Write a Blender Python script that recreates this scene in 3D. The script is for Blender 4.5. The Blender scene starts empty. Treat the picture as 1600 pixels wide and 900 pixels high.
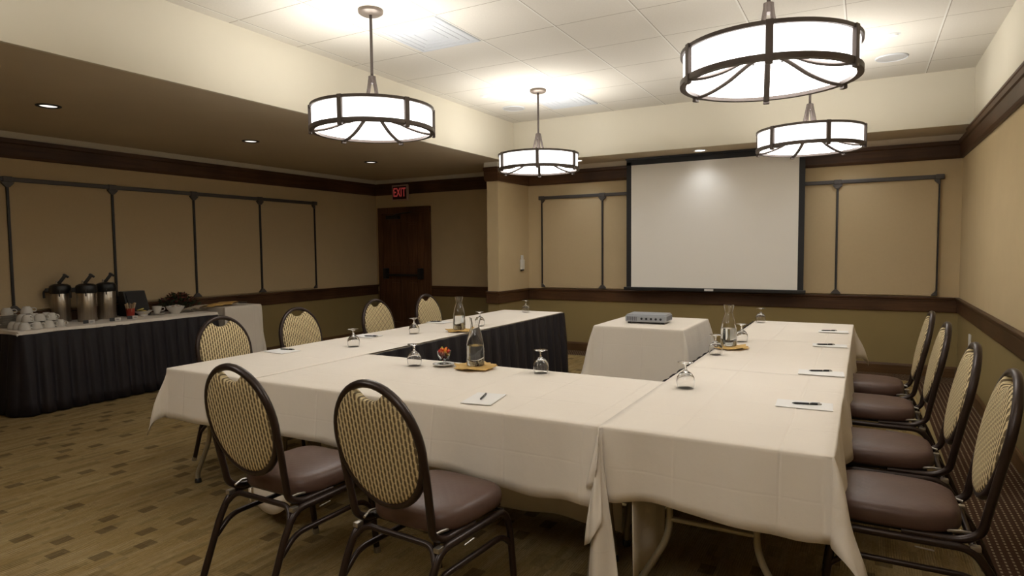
import bpy, bmesh, math, random
from mathutils import Vector, Matrix
PI = math.pi
random.seed(7)
S = bpy.context.scene
COL = S.collection

# ---------------------------------------------------------------- camera, world, exposure, light levels
YAW, PITCH, ROLL, FPX = 0.50755, -0.059544, -0.00977, 990.55
fw = Vector((-math.sin(YAW) * math.cos(PITCH), math.cos(YAW) * math.cos(PITCH), math.sin(PITCH)))
r0 = Vector((math.cos(YAW), math.sin(YAW), 0)); u0 = r0.cross(fw)
rt = r0 * math.cos(ROLL) + u0 * math.sin(ROLL); up = -r0 * math.sin(ROLL) + u0 * math.cos(ROLL)
cam = bpy.data.cameras.new('camera'); co = bpy.data.objects.new('camera', cam); COL.objects.link(co)
cam.sensor_width = 36; cam.lens = FPX / 1600 * 36; cam.clip_start = 0.05; cam.clip_end = 60
M3 = Matrix((rt, up, -fw)).transposed().to_4x4(); M3.translation = Vector((0, 0, 1.45))
co.matrix_world = M3
S.camera = co
w = bpy.data.worlds.new('world'); S.world = w; w.use_nodes = True
w.node_tree.nodes['Background'].inputs[0].default_value = (0.9, 0.8, 0.65, 1)
w.node_tree.nodes['Background'].inputs[1].default_value = 0.02
S.view_settings.view_transform = 'Standard'; S.view_settings.look = 'None'
S.view_settings.gamma = 1.0; S.view_settings.use_curve_mapping = False
S.view_settings.exposure = 0.24
DRUM_E, DISH_E, BULB_W, DOWN_W, DIM_W = 2.4, 6.1, 9.8, 8.0, 8.0
S.cycles.max_bounces = 10; S.cycles.diffuse_bounces = 6; S.cycles.glossy_bounces = 4
S.cycles.transmission_bounces = 8; S.cycles.transparent_max_bounces = 8
S.cycles.caustics_refractive = False; S.cycles.caustics_reflective = False
S.cycles.sample_clamp_indirect = 6

# ---------------------------------------------------------------- materials
def nt(name):
    m = bpy.data.materials.new(name); m.use_nodes = True
    t = m.node_tree; return m, t, t.nodes['Principled BSDF']
def N(t, typ, **kw):
    n = t.nodes.new(typ)
    for k, v in kw.items(): setattr(n, k, v)
    return n
def L(t, a, b): t.links.new(a, b)
def math_(t, op, a, b=None):
    n = N(t, 'ShaderNodeMath', operation=op)
    for i, v in enumerate((a, b)):
        if v is None: continue
        if isinstance(v, (int, float)): n.inputs[i].default_value = v
        else: L(t, v, n.inputs[i])
    return n.outputs[0]
def mixc(t, fac, a, b):
    n = N(t, 'ShaderNodeMix', data_type='RGBA')
    if isinstance(fac, (int, float)): n.inputs[0].default_value = fac
    else: L(t, fac, n.inputs[0])
    for i, v in ((6, a), (7, b)):
        if isinstance(v, tuple): n.inputs[i].default_value = (*v[:3], 1)
        else: L(t, v, n.inputs[i])
    return n.outputs[2]
def coords(t, scale=(1, 1, 1), kind='Object'):
    c = N(t, 'ShaderNodeTexCoord'); m = N(t, 'ShaderNodeMapping'); m.inputs['Scale'].default_value = scale
    L(t, c.outputs[kind], m.inputs[0]); return m.outputs[0]
def noise(t, vec, scale, detail=3, rough=.5):
    n = N(t, 'ShaderNodeTexNoise'); n.inputs['Scale'].default_value = scale
    n.inputs['Detail'].default_value = detail; n.inputs['Roughness'].default_value = rough
    L(t, vec, n.inputs['Vector']); return n.outputs[0]
def bump(t, b, h, strength=.3, dist=.01):
    n = N(t, 'ShaderNodeBump'); n.inputs['Strength'].default_value = strength; n.inputs['Distance'].default_value = dist
    L(t, h, n.inputs['Height']); L(t, n.outputs[0], b.inputs['Normal'])
def ramp(t, fac, lo, hi):
    n = N(t, 'ShaderNodeMapRange'); n.inputs[1].default_value = lo; n.inputs[2].default_value = hi
    L(t, fac, n.inputs[0]); return n.outputs[0]
def plain(name, c, rough=.5, metal=0, spec=.5, var=.0, vs=8, bmp=0):
    m, t, b = nt(name)
    v = coords(t)
    n = noise(t, v, vs)
    L(t, mixc(t, n, tuple(x * (1 - var) for x in c), tuple(min(1, x * (1 + var)) for x in c)), b.inputs['Base Color'])
    b.inputs['Roughness'].default_value = rough; b.inputs['Metallic'].default_value = metal
    b.inputs['Specular IOR Level'].default_value = spec
    if bmp: bump(t, b, noise(t, v, vs * 12), bmp, .003)
    return m
def wood(name, c1, c2, axis, rough=.42):
    m, t, b = nt(name)
    sc = {'x': (1.2, 22, 22), 'y': (22, 1.2, 22), 'z': (22, 22, 1.2)}[axis]
    v = coords(t, sc)
    n = noise(t, v, 1.6, 5, .6)
    big = noise(t, coords(t, (1.1, 1.1, .8)), 1.4, 2)
    c = mixc(t, ramp(t, n, .3, .7), c1, c2)
    L(t, mixc(t, ramp(t, big, .35, .75), c, tuple(x * .7 for x in c1)), b.inputs['Base Color'])
    b.inputs['Roughness'].default_value = rough; b.inputs['Specular IOR Level'].default_value = .3
    return m
def emis(name, c, s, base=(.8, .8, .8)):
    m, t, b = nt(name)
    b.inputs['Base Color'].default_value = (*base, 1)
    b.inputs['Emission Color'].default_value = (*c, 1); b.inputs['Emission Strength'].default_value = s
    b.inputs['Roughness'].default_value = .6
    return m
def glassm(name, tint=(1, 1, 1)):
    m, t, b = nt(name)
    b.inputs['Base Color'].default_value = (*tint, 1); b.inputs['Roughness'].default_value = 0.02
    b.inputs['Transmission Weight'].default_value = 1; b.inputs['IOR'].default_value = 1.45
    return m

m_tan = plain('wall_fabric_tan', (.57, .45, .275), .85, spec=.15, var=.05, vs=5, bmp=.15)
m_board = plain('board_fabric_tan', (.52, .41, .255), .8, spec=.15, var=.03, vs=30, bmp=.1)
m_olive = plain('wall_paint_olive', (.285, .215, .095), .75, spec=.2, var=.05, vs=4)
m_cream = plain('coffer_paint_cream', (.66, .615, .50), .8, spec=.15, var=.02, vs=3)
m_soffit = plain('soffit_paint_taupe', (.58, .49, .36), .85, spec=.1, var=.04, vs=3)
m_wood_x = wood('walnut_along_x', (.062, .028, .013), (.13, .064, .030), 'x')
m_wood_y = wood('walnut_along_y', (.062, .028, .013), (.13, .064, .030), 'y')
m_wood_z = wood('walnut_upright', (.075, .033, .015), (.19, .088, .042), 'z')
m_base_x = wood('oak_base_x', (.10, .052, .020), (.17, .09, .035), 'x')
m_base_y = wood('oak_base_y', (.10, .052, .020), (.17, .09, .035), 'y')
m_rail = plain('rail_grey_metal', (.075, .068, .066), .45, metal=.3, var=.1)
m_black = plain('black_plastic', (.012, .011, .011), .4, var=.2)
m_screenframe = plain('black_velvet', (.010, .009, .010), .6)
m_screen = plain('screen_vinyl', (.86, .83, .78), .42, spec=.35, var=.015, vs=1.2)
m_bronze = plain('lamp_bronze', (.10, .080, .070), .42, metal=.5, var=.15, vs=20)
m_stem = plain('lamp_stem', (.055, .042, .035), .5, metal=.2, var=.15, vs=20)
m_canopy = plain('lamp_canopy', (.15, .12, .095), .4, metal=.4, var=.15, vs=20)
m_drum = emis('lamp_shade_glow', (1, .975, .945), DRUM_E)
m_dish = emis('lamp_dish_glow', (1, .975, .94), DISH_E)
m_led = emis('downlight_bulb', (1, .95, .88), 5)
m_leddim = emis('downlight_bulb_dim', (1, .93, .85), 1.1)
m_trimring = plain('downlight_ring', (.03, .027, .025), .4)
m_trimwhite = plain('downlight_ring_white', (.6, .57, .5), .5)
m_chair = plain('chair_frame_brown', (.030, .017, .013), .3, metal=.35, var=.15, vs=15)
m_chrome = plain('bright_metal', (.42, .39, .35), .38, metal=.9)
m_steel_leg = plain('table_leg_metal', (.34, .30, .22), .4, metal=.5, var=.1)
m_skirt = plain('black_satin_skirt', (.0165, .0135, .0175), .55, spec=.35, var=.15, vs=6)
m_paper = plain('white_paper', (.80, .79, .78), .8, var=.01)
m_pen = plain('pen_black', (.008, .008, .009), .3)
m_china = plain('white_china', (.62, .60, .56), .25, var=.02)
m_gold = plain('gold_napkin', (.62, .40, .13), .8, var=.12, vs=20, bmp=.3)
m_beige = plain('beige_napkin', (.50, .42, .32), .85, var=.06, vs=20)
m_red = plain('red_plastic_cup', (.33, .03, .015), .4, var=.2)
m_lemon = plain('lemon_slices', (.75, .62, .18), .5, var=.15, vs=30)
m_glass = glassm('clear_glass')
m_water = glassm('drinking_water', (.93, .96, .95)); m_water.node_tree.nodes['Principled BSDF'].inputs['IOR'].default_value = 1.33
m_vent = plain('vent_grille_grey', (.55, .57, .59), .6, var=.03)
m_speaker = plain('speaker_grille_grey', (.45, .44, .42), .7, var=.05, vs=60)
m_white = plain('white_plastic', (.75, .74, .70), .4)
m_silver = plain('projector_silver', (.36, .38, .42), .38, metal=.35, var=.05)
m_dgrey = plain('projector_dark_side', (.13, .13, .15), .5, var=.1)
m_port = plain('port_dark', (.02, .02, .025), .5)
m_leaf = plain('foliage_dull_green', (.035, .045, .018), .6, var=.5, vs=40)
m_flower = plain('flower_dark_red', (.11, .028, .015), .6, var=.5, vs=60)
m_exitred = emis('exit_letters_red', (.8, .10, .09), .13, (.4, .05, .04))
m_exitback = plain('exit_face_dark', (.045, .008, .008), .5)
m_exitframe = plain('exit_frame', (.50, .36, .32), .5)
m_steel = None
m_flr = plain('under_floor', (.1, .08, .05))
m_stick = plain('stirrer_sticks', (.55, .40, .24), .6, var=.2, vs=80)

def cloth_mat():
    m, t, b = nt('tablecloth_ivory')
    v = coords(t)
    n = noise(t, v, 3, 3)
    L(t, mixc(t, n, (.77, .705, .625), (.82, .76, .68)), b.inputs['Base Color'])
    b.inputs['Roughness'].default_value = .7; b.inputs['Specular IOR Level'].default_value = .25
    b.inputs['Sheen Weight'].default_value = .1
    # weave and soft wrinkles
    wr = noise(t, coords(t, (1, 1, .6)), 7, 4, .55); fine = noise(t, v, 160, 2)
    s = math_(t, 'ADD', wr, math_(t, 'MULTIPLY', fine, .05))
    sp = N(t, 'ShaderNodeSeparateXYZ'); L(t, v, sp.inputs[0])
    for ax_, per, off_, st_ in ((0, .37, .06, .34), (1, .37, .11, .34), (2, .31, .19, .12)):      # pressed fold creases
        f_ = math_(t, 'ABSOLUTE', math_(t, 'SUBTRACT', math_(t, 'FRACT', math_(t, 'MULTIPLY', math_(t, 'ADD', sp.outputs[ax_], off_ + 20 * per), 1 / per)), .5))
        s = math_(t, 'SUBTRACT', s, math_(t, 'MULTIPLY', ramp(t, f_, .022, .0), st_))
    bump(t, b, s, .35, .012)
    return m
m_cloth = cloth_mat()
def steel_mat():
    m, t, b = nt('brushed_steel')
    n = noise(t, coords(t, (60, 60, .5)), 2, 3)
    L(t, mixc(t, n, (.30, .26, .21), (.52, .47, .40)), b.inputs['Base Color'])
    b.inputs['Metallic'].default_value = .9; b.inputs['Roughness'].default_value = .28
    return m
m_steel = steel_mat()
def seat_mat():
    m, t, b = nt('seat_vinyl_brown')
    v = coords(t)
    sp = N(t, 'ShaderNodeSeparateXYZ'); L(t, v, sp.inputs[0])
    a = math_(t, 'MULTIPLY', math_(t, 'ADD', sp.outputs[0], sp.outputs[1]), 75)
    c = math_(t, 'MULTIPLY', math_(t, 'SUBTRACT', sp.outputs[0], sp.outputs[1]), 75)
    q = math_(t, 'MULTIPLY', math_(t, 'SINE', a), math_(t, 'SINE', c))
    n = noise(t, v, 14)
    L(t, mixc(t, n, (.085, .046, .036), (.115, .066, .052)), b.inputs['Base Color'])
    b.inputs['Roughness'].default_value = .42; b.inputs['Specular IOR Level'].default_value = .45
    bump(t, b, math_(t, 'ADD', math_(t, 'ABSOLUTE', q), math_(t, 'MULTIPLY', n, 1.2)), .07, .004)
    return m
m_seat = seat_mat()
def pad_mat():
    # woven upholstery: wavy vertical dark lines over straw gold, interlocking row by row
    m, t, b = nt('back_fabric_woven')
    v = coords(t)
    sp = N(t, 'ShaderNodeSeparateXYZ'); L(t, v, sp.inputs[0])
    px, pz = 0.0180, 0.030
    u = math_(t, 'ADD', math_(t, 'MULTIPLY', sp.outputs[0], 1 / px), 40)
    fu = math_(t, 'SUBTRACT', math_(t, 'FRACT', u), .5)
    off = math_(t, 'MULTIPLY', math_(t, 'FLOOR', u), .40)
    fv = math_(t, 'SUBTRACT', math_(t, 'FRACT', math_(t, 'ADD', math_(t, 'MULTIPLY', sp.outputs[2], 1 / pz), off)), .5)
    qa = math_(t, 'POWER', math_(t, 'ABSOLUTE', math_(t, 'MULTIPLY', fu, 1 / .33)), 2)
    qb = math_(t, 'POWER', math_(t, 'ABSOLUTE', math_(t, 'MULTIPLY', fv, 1 / .56)), 2)
    tri = math_(t, 'ADD', qa, qb)
    dark = ramp(t, tri, 1.0, .7)
    rib = math_(t, 'SINE', math_(t, 'MULTIPLY', sp.outputs[2], 2 * PI / .006))
    base = mixc(t, ramp(t, rib, -1, 1), (.58, .46, .24), (.78, .655, .41))
    base = mixc(t, math_(t, 'MULTIPLY', noise(t, v, 60), .5), base, (.64, .52, .29))
    L(t, mixc(t, math_(t, 'MULTIPLY', dark, .9), base, (.095, .062, .030)), b.inputs['Base Color'])
    b.inputs['Roughness'].default_value = .75; b.inputs['Specular IOR Level'].default_value = .25
    bump(t, b, math_(t, 'MINIMUM', tri, 1.2), .4, .003)
    return m
m_pad = pad_mat()
def carpet_mat():
    m, t, b = nt('carpet_olive_basketweave')
    v = coords(t)
    sp = N(t, 'ShaderNodeSeparateXYZ'); L(t, v, sp.inputs[0])
    X, Y = sp.outputs[0], sp.outputs[1]
    def cell(cx, cy, seed):
        cb = N(t, 'ShaderNodeCombineXYZ')
        L(t, math_(t, 'FLOOR', math_(t, 'MULTIPLY', X, 1 / cx)), cb.inputs[0])
        L(t, math_(t, 'FLOOR', math_(t, 'MULTIPLY', Y, 1 / cy)), cb.inputs[1])
        cb.inputs[2].default_value = seed
        wn = N(t, 'ShaderNodeTexWhiteNoise', noise_dimensions='3D'); L(t, cb.outputs[0], wn.inputs[0])
        return wn.outputs[0]
    a = cell(.07, .088, 1.0)
    a2 = cell(.085, .38, 5.0)
    ribx = math_(t, 'SINE', math_(t, 'MULTIPLY', X, 2 * PI / .0105))
    riby = math_(t, 'SINE', math_(t, 'MULTIPLY', Y, 2 * PI / .0105))
    sel = math_(t, 'GREATER_THAN', cell(.085, .095, 9.0), .5)
    n = N(t, 'ShaderNodeMix'); L(t, sel, n.inputs[0]); L(t, ribx, n.inputs[2]); L(t, riby, n.inputs[3])
    rib = n.outputs[0]
    ns = noise(t, coords(t, (1, .28, 1)), 95, 4, .75)
    nl = noise(t, coords(t, (14, 1.6, 1)), 1.5, 3)
    c = mixc(t, ramp(t, a2, 0, 1), (.30, .205, .085), (.35, .25, .11))
    c = mixc(t, math_(t, 'MULTIPLY', ramp(t, nl, .42, .72), .7), c, (.44, .34, .185))
    c = mixc(t, math_(t, 'MULTIPLY', ramp(t, rib, -.2, 1), .35), c, (.075, .052, .018))
    c = mixc(t, math_(t, 'MULTIPLY', ramp(t, ns, .35, .75), .45), c, (.07, .05, .02))
    ix = math_(t, 'FLOOR', math_(t, 'MULTIPLY', X, 1 / .07)); iy = math_(t, 'FLOOR', math_(t, 'MULTIPLY', Y, 1 / .088))
    lat = math_(t, 'ADD', math_(t, 'ADD', ix, 5000), math_(t, 'MULTIPLY', iy, 2))
    dk = math_(t, 'MULTIPLY', math_(t, 'LESS_THAN', math_(t, 'MODULO', lat, 5), .5), math_(t, 'GREATER_THAN', a, .62))
    c = mixc(t, math_(t, 'MULTIPLY', dk, .52), c, (.040, .023, .010))
    md = math_(t, 'MULTIPLY', math_(t, 'GREATER_THAN', cell(.035, .12, 3.0), .84), .22)
    c = mixc(t, md, c, (.05, .035, .014))
    L(t, c, b.inputs['Base Color'])
    b.inputs['Roughness'].default_value = .95; b.inputs['Specular IOR Level'].default_value = .08
    bump(t, b, math_(t, 'ADD', math_(t, 'MULTIPLY', rib, .3), ns), .5, .004)
    return m
m_carpet = carpet_mat()
def border_mat(along):
    m, t, b = nt('carpet_border_dotted_' + along)
    v = coords(t)
    sp = N(t, 'ShaderNodeSeparateXYZ'); L(t, v, sp.inputs[0])
    A, B = (sp.outputs[1], sp.outputs[0]) if along == 'y' else (sp.outputs[0], sp.outputs[1])
    u = math_(t, 'MULTIPLY', B, 1 / .032); fu = math_(t, 'FRACT', u); row = math_(t, 'FLOOR', u)
    off = math_(t, 'MULTIPLY', math_(t, 'MODULO', row, 2), .5)
    fv = math_(t, 'FRACT', math_(t, 'ADD', math_(t, 'MULTIPLY', A, 1 / .034), off))
    du = math_(t, 'LESS_THAN', math_(t, 'ABSOLUTE', math_(t, 'SUBTRACT', fu, .5)), .14)
    dv = math_(t, 'LESS_THAN', math_(t, 'ABSOLUTE', math_(t, 'SUBTRACT', fv, .5)), .27)
    dot = math_(t, 'MULTIPLY', du, dv)
    ns = noise(t, v, 120, 2, .7)
    c = mixc(t, ns, (.045, .021, .012), (.085, .046, .026))
    c = mixc(t, dot, c, (.30, .235, .15))
    L(t, c, b.inputs['Base Color']); b.inputs['Roughness'].default_value = .95; b.inputs['Specular IOR Level'].default_value = .08
    bump(t, b, ns, .5, .003)
    return m
m_strip = plain('carpet_edge_strip', (.30, .235, .12), .95, spec=.05, var=.15, vs=60)
def ceiling_mat():
    m, t, b = nt('ceiling_tiles')
    v = coords(t)
    sp = N(t, 'ShaderNodeSeparateXYZ'); L(t, v, sp.inputs[0])
    def line(c, off, wd):
        f = math_(t, 'FRACT', math_(t, 'ADD', math_(t, 'MULTIPLY', c, 1 / .66), off))
        return math_(t, 'LESS_THAN', math_(t, 'ABSOLUTE', math_(t, 'SUBTRACT', f, .5)), wd)
    # tee bars run with the room's depth, tile joints across it
    ly = line(sp.outputs[0], .5 - .495 / .66, .0085)
    lx = line(sp.outputs[1], .5 - 3.915 / .66, .0055)
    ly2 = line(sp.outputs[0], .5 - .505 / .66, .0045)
    n = noise(t, v, 70, 4, .7); n2 = noise(t, v, 2.2, 2)
    c = mixc(t, n, (.60, .565, .49), (.70, .665, .59))
    c = mixc(t, math_(t, 'MULTIPLY', lx, .8), c, (.26, .22, .16))
    c = mixc(t, ly, c, (.74, .72, .66))
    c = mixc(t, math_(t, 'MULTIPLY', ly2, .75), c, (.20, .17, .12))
    L(t, c, b.inputs['Base Color']); b.inputs['Roughness'].default_value = .9; b.inputs['Specular IOR Level'].default_value = .1
    h = math_(t, 'SUBTRACT', math_(t, 'MULTIPLY', n, .3), math_(t, 'ADD', lx, ly2))
    bump(t, b, h, .4, .006)
    return m
m_ceil = ceiling_mat()

# ---------------------------------------------------------------- mesh helpers
def nb(): return bmesh.new()
def obj(name, bm, mat, parent=None, smooth=False, loc=None, ang=None):
    me = bpy.data.meshes.new(name)
    bmesh.ops.recalc_face_normals(bm, faces=bm.faces)
    bm.to_mesh(me); bm.free()
    for mm in (mat if isinstance(mat, (list, tuple)) else [mat]): me.materials.append(mm)
    if smooth:
        for p in me.polygons: p.use_smooth = True
        if ang: me.set_sharp_from_angle(angle=math.radians(ang))
    o = bpy.data.objects.new(name, me); COL.objects.link(o)
    if parent: o.parent = parent
    if loc: o.location = loc
    return o
def box(bm, x0, x1, y0, y1, z0, z1, bev=0, mi=0):
    t = nb()
    vs = [t.verts.new((x, y, z)) for x in (x0, x1) for y in (y0, y1) for z in (z0, z1)]
    for f in ((0, 1, 3, 2), (4, 6, 7, 5), (0, 4, 5, 1), (2, 3, 7, 6), (0, 2, 6, 4), (1, 5, 7, 3)): t.faces.new([vs[i] for i in f])
    bmesh.ops.recalc_face_normals(t, faces=t.faces)
    if bev: bmesh.ops.bevel(t, geom=t.edges[:], offset=bev, segments=2, affect='EDGES', profile=.6)
    for f in t.faces: f.material_index = mi
    merge(bm, t)
def merge(bm, t, M=None):
    mp = {}
    for v in t.verts: mp[v] = bm.verts.new(M @ v.co if M else v.co)
    for f in t.faces:
        try: g = bm.faces.new([mp[v] for v in f.verts]); g.material_index = f.material_index; g.smooth = f.smooth
        except ValueError: pass
    t.free()
def lathe(bm, prof, seg=32, c=(0, 0, 0), mi=0):
    rings = []
    for r, z in prof:
        if r < 1e-5: rings.append([bm.verts.new((c[0], c[1], c[2] + z))])
        else: rings.append([bm.verts.new((c[0] + r * math.cos(2 * PI * k / seg), c[1] + r * math.sin(2 * PI * k / seg), c[2] + z)) for k in range(seg)])
    for a, b in zip(rings, rings[1:]):
        for k in range(seg):
            k2 = (k + 1) % seg
            if len(a) == 1 and len(b) == 1: continue
            if len(a) == 1: f = bm.faces.new((a[0], b[k], b[k2]))
            elif len(b) == 1: f = bm.faces.new((a[k], a[k2], b[0]))
            else: f = bm.faces.new((a[k], a[k2], b[k2], b[k]))
            f.material_index = mi
def smoothpath(pts, n=6, closed=False):
    P = [Vector(p) for p in pts]; out = []; m = len(P)
    for i in range(m if closed else m - 1):
        p1, p2 = P[i], P[(i + 1) % m]
        p0 = P[i - 1] if (closed or i > 0) else p1 * 2 - p2
        p3 = P[(i + 2) % m] if (closed or i + 2 < m) else p2 * 2 - p1
        for k in range(n):
            s = k / n
            out.append(.5 * ((2 * p1) + (p2 - p0) * s + (2 * p0 - 5 * p1 + 4 * p2 - p3) * s * s + (3 * p1 - p0 - 3 * p2 + p3) * s ** 3))
    if not closed: out.append(P[-1])
    return out
def bend(pts, r=.05, n=6):
    # straight runs with rounded corners
    P = [Vector(p) for p in pts]; out = [P[0]]
    for i in range(1, len(P) - 1):
        a, b, c = P[i - 1], P[i], P[i + 1]
        ra = min(r, (a - b).length * .48, (c - b).length * .48)
        s = b + (a - b).normalized() * ra; e = b + (c - b).normalized() * ra
        for k in range(n + 1):
            u = k / n; out.append(s * (1 - u) ** 2 + b * 2 * u * (1 - u) + e * u * u)
    out.append(P[-1]); return out
def tube(bm, pts, r, seg=10, closed=False, caps=True, sx=1.0, ref=None, mi=0):
    P = [Vector(p) for p in pts]; n = len(P); rings = []
    prev = None
    for i in range(n):
        if closed: d = (P[(i + 1) % n] - P[i - 1])
        else: d = P[min(i + 1, n - 1)] - P[max(i - 1, 0)]
        d.normalize()
        if ref is not None: a = Vector(ref)
        else:
            a = prev if prev is not None else (Vector((0, 0, 1)) if abs(d.z) < .9 else Vector((1, 0, 0)))
        a = (a - d * a.dot(d)).normalized(); prev = a
        b = d.cross(a)
        rr = r[i] if isinstance(r, (list, tuple)) else r
        rings.append([bm.verts.new(P[i] + (a * math.cos(2 * PI * k / seg) * sx + b * math.sin(2 * PI * k / seg)) * rr) for k in range(seg)])
    m = n if closed else n - 1
    for i in range(m):
        A, B = rings[i], rings[(i + 1) % n]
        for k in range(seg):
            f = bm.faces.new((A[k], A[(k + 1) % seg], B[(k + 1) % seg], B[k])); f.material_index = mi
    if caps and not closed:
        for R_ in (rings[0][::-1], rings[-1]):
            f = bm.faces.new(R_); f.material_index = mi
def extrude_poly(bm, poly, axis, a0, a1, mi=0):
    # poly: list of 2-D points in the plane across the axis
    def mk(p, a): return {'x': (a, p[0], p[1]), 'y': (p[0], a, p[1]), 'z': (p[0], p[1], a)}[axis]
    A = [bm.verts.new(mk(p, a0)) for p in poly]; B = [bm.verts.new(mk(p, a1)) for p in poly]; n = len(poly)
    for i in range(n):
        f = bm.faces.new((A[i], A[(i + 1) % n], B[(i + 1) % n], B[i])); f.material_index = mi
    f = bm.faces.new(A[::-1]); f.material_index = mi
    f = bm.faces.new(B); f.material_index = mi
def thing(name, label, cat, loc=(0, 0, 0), rz=0, group=None):
    o = bpy.data.objects.new(name, None); COL.objects.link(o); o.empty_display_size = .1
    o.location = loc; o.rotation_euler = (0, 0, rz); o['label'] = label; o['category'] = cat
    if group: o['group'] = group
    return o
def tag(o, label, cat, group=None):
    o['label'] = label; o['category'] = cat
    if group: o['group'] = group
    return o
def struct(name, bm, mat, parent=None, smooth=False):
    o = obj(name, bm, mat, parent, smooth)
    if not parent: o['kind'] = 'structure'
    return o
def dup(root, loc=None, rz=None, label=None):
    r = root.copy(); COL.objects.link(r)
    if loc is not None: r.location = loc
    if rz is not None: r.rotation_euler = (0, 0, rz)
    if label: r['label'] = label
    for ch in list(root.children):
        c = ch.copy(); COL.objects.link(c); c.parent = r
        for g in list(ch.children):
            d = g.copy(); COL.objects.link(d); d.parent = c
    return r

# ---------------------------------------------------------------- the room
XL, XR, YB, YF = -7.29, .905, 8.37, -1.6      # left wall, right wall, back wall, wall behind the camera
ZS, ZC = 2.645, 3.185                          # lower ceiling, raised ceiling
CX, CY = -4.24, 7.70                           # edges of the raised ceiling
SX0, SX1, SY = -4.54, -4.365, 7.48             # stub wall between door bay and screen wall
b = nb(); box(b, XL - .15, XR + .15, YF - .15, YB + .15, -.12, 0); struct('floor', b, m_carpet)
b = nb(); box(b, .50, XR, YF, 7.97, 0, .003); o = struct('floor_border_right', b, border_mat('y'))
b = nb(); box(b, SX1, XR, 7.97, YB, 0, .003); o = struct('floor_border_back', b, border_mat('x'))
b = nb(); box(b, .463, .50, YF, 7.97, 0, .004); box(b, SX1, .50, 7.935, 7.97, 0, .004); struct('floor_border_strip', b, m_strip)

RT, RB, CB, CT = .888, .722, 2.39, 2.578       # chair rail top / bottom, crown bottom / top
def wall(name, x0, x1, y0, y1, top=ZC + .1):
    b = nb(); box(b, x0, x1, y0, y1, 0, RB + .05, mi=1); box(b, x0, x1, y0, y1, RB + .05, CT - .03, mi=0); box(b, x0, x1, y0, y1, CT - .03, top, mi=2)
    return struct(name, b, [m_tan, m_olive, m_cream])
wall('wall_left', XL - .15, XL, YF - .15, YB + .15)
wall('wall_right', XR, XR + .15, YF - .15, YB + .15)
wall('wall_back', XL, XR, YB, YB + .15)
wall('wall_front', XL, XR, YF - .15, YF)
wall('wall_stub', SX0, SX1, SY, YB, ZS + .02)
b = nb(); box(b, XL, CX, YF, YB, ZS, ZS + .02, mi=0); box(b, CX, XR, CY, YB, ZS, ZS + .02, mi=0)
struct('ceiling_soffit', b, m_soffit)
b = nb(); box(b, CX - .03, CX + .004, YF, CY + .03, ZS - .0015, ZC + .02); box(b, CX + .004, XR, CY - .004, CY + .03, ZS - .0015, ZC + .02)
struct('ceiling_fascia', b, m_cream)
b = nb(); box(b, CX - .02, XR, YF, CY + .02, ZC, ZC + .05); struct('ceiling', b, m_ceil)

# chair rail, crown and baseboard: profiles swept along each wall (d = distance off the wall, z)
rail_p = [(0, RB), (.016, RB), (.018, RB + .008), (.018, RT - .05), (.022, RT - .046), (.022, RT - .032), (.036, RT - .022), (.038, RT - .006), (.034, RT), (0, RT)]
crown_p = [(0, CB), (.018, CB), (.024, CB + .012), (.03, CB + .03), (.036, CT - .05), (.048, CT - .04), (.052, CT), (0, CT)]
base_p = [(0, 0), (.018, 0), (.018, .10), (.012, .118), (.006, .125), (0, .125)]
def sweep(name, prof, side, a0, a1, pos, mat, parent=None):
    b = nb()
    if side == 'x+': extrude_poly(b, [(pos + d, z) for d, z in prof], 'y', a0, a1)     # runs along y, faces +x
    if side == 'x-': extrude_poly(b, [(pos - d, z) for d, z in prof], 'y', a0, a1)
    if side == 'y-': extrude_poly(b, [(pos - d, z) for d, z in prof], 'x', a0, a1)
    return struct(name, b, mat, parent)
DX0, DX1 = -7.22, -6.14                                                         # door casing
n = 0
for pr, nm, mx, my in ((rail_p, 'trim', m_wood_x, m_wood_y), (crown_p, 'trim', m_wood_x, m_wood_y), (base_p, 'baseboard', m_base_x, m_base_y)):
    runs = [('x+', YF, YB, XL, 'left'), ('x-', YF, YB, XR, 'right'), ('y-', SX1, XR, YB, 'back'),
            ('x+', SY - .02, YB, SX1, 'stub_right'), ('x-', SY - .02, YB, SX0, 'stub_left'), ('y-', SX0 - .02, SX1 + .02, SY, 'stub_end')]
    runs.append(('y-', DX1 if pr is not crown_p else XL, SX0, YB, 'door_bay'))
    for side, a0, a1, pos, lab in runs:
        n += 1
        sweep(('trim_%d' % n) if nm == 'trim' else 'baseboard_' + lab, pr, side, a0, a1, pos, my if side[0] == 'x' else mx)
# painted cove strip between crown and lower ceiling; ledge cap on the right wall
cove = [(0, CT), (.03, CT), (.034, CT + .02), (.026, ZS), (0, ZS)]
for side, a0, a1, pos in (('x+', YF, YB, XL), ('y-', XL, SX0, YB), ('x-', SY - .02, YB, SX0), ('y-', SX0 - .02, SX1 + .02, SY)):
    n += 1; sweep('trim_%d' % n, cove, side, a0, a1, pos, m_cream)
cap = [(0, CT), (.052, CT), (.058, CT + .008), (.058, CT + .022), (.05, CT + .03), (.028, ZS), (0, ZS)]
n += 1; sweep('trim_%d' % n, cap, 'x-', YF, CY, XR, m_wood_y)
back_cap = [(0, CT), (.03, CT), (.03, ZS), (0, ZS)]
n += 1; sweep('trim_%d' % n, back_cap, 'y-', SX1, XR, YB, m_soffit)

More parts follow.
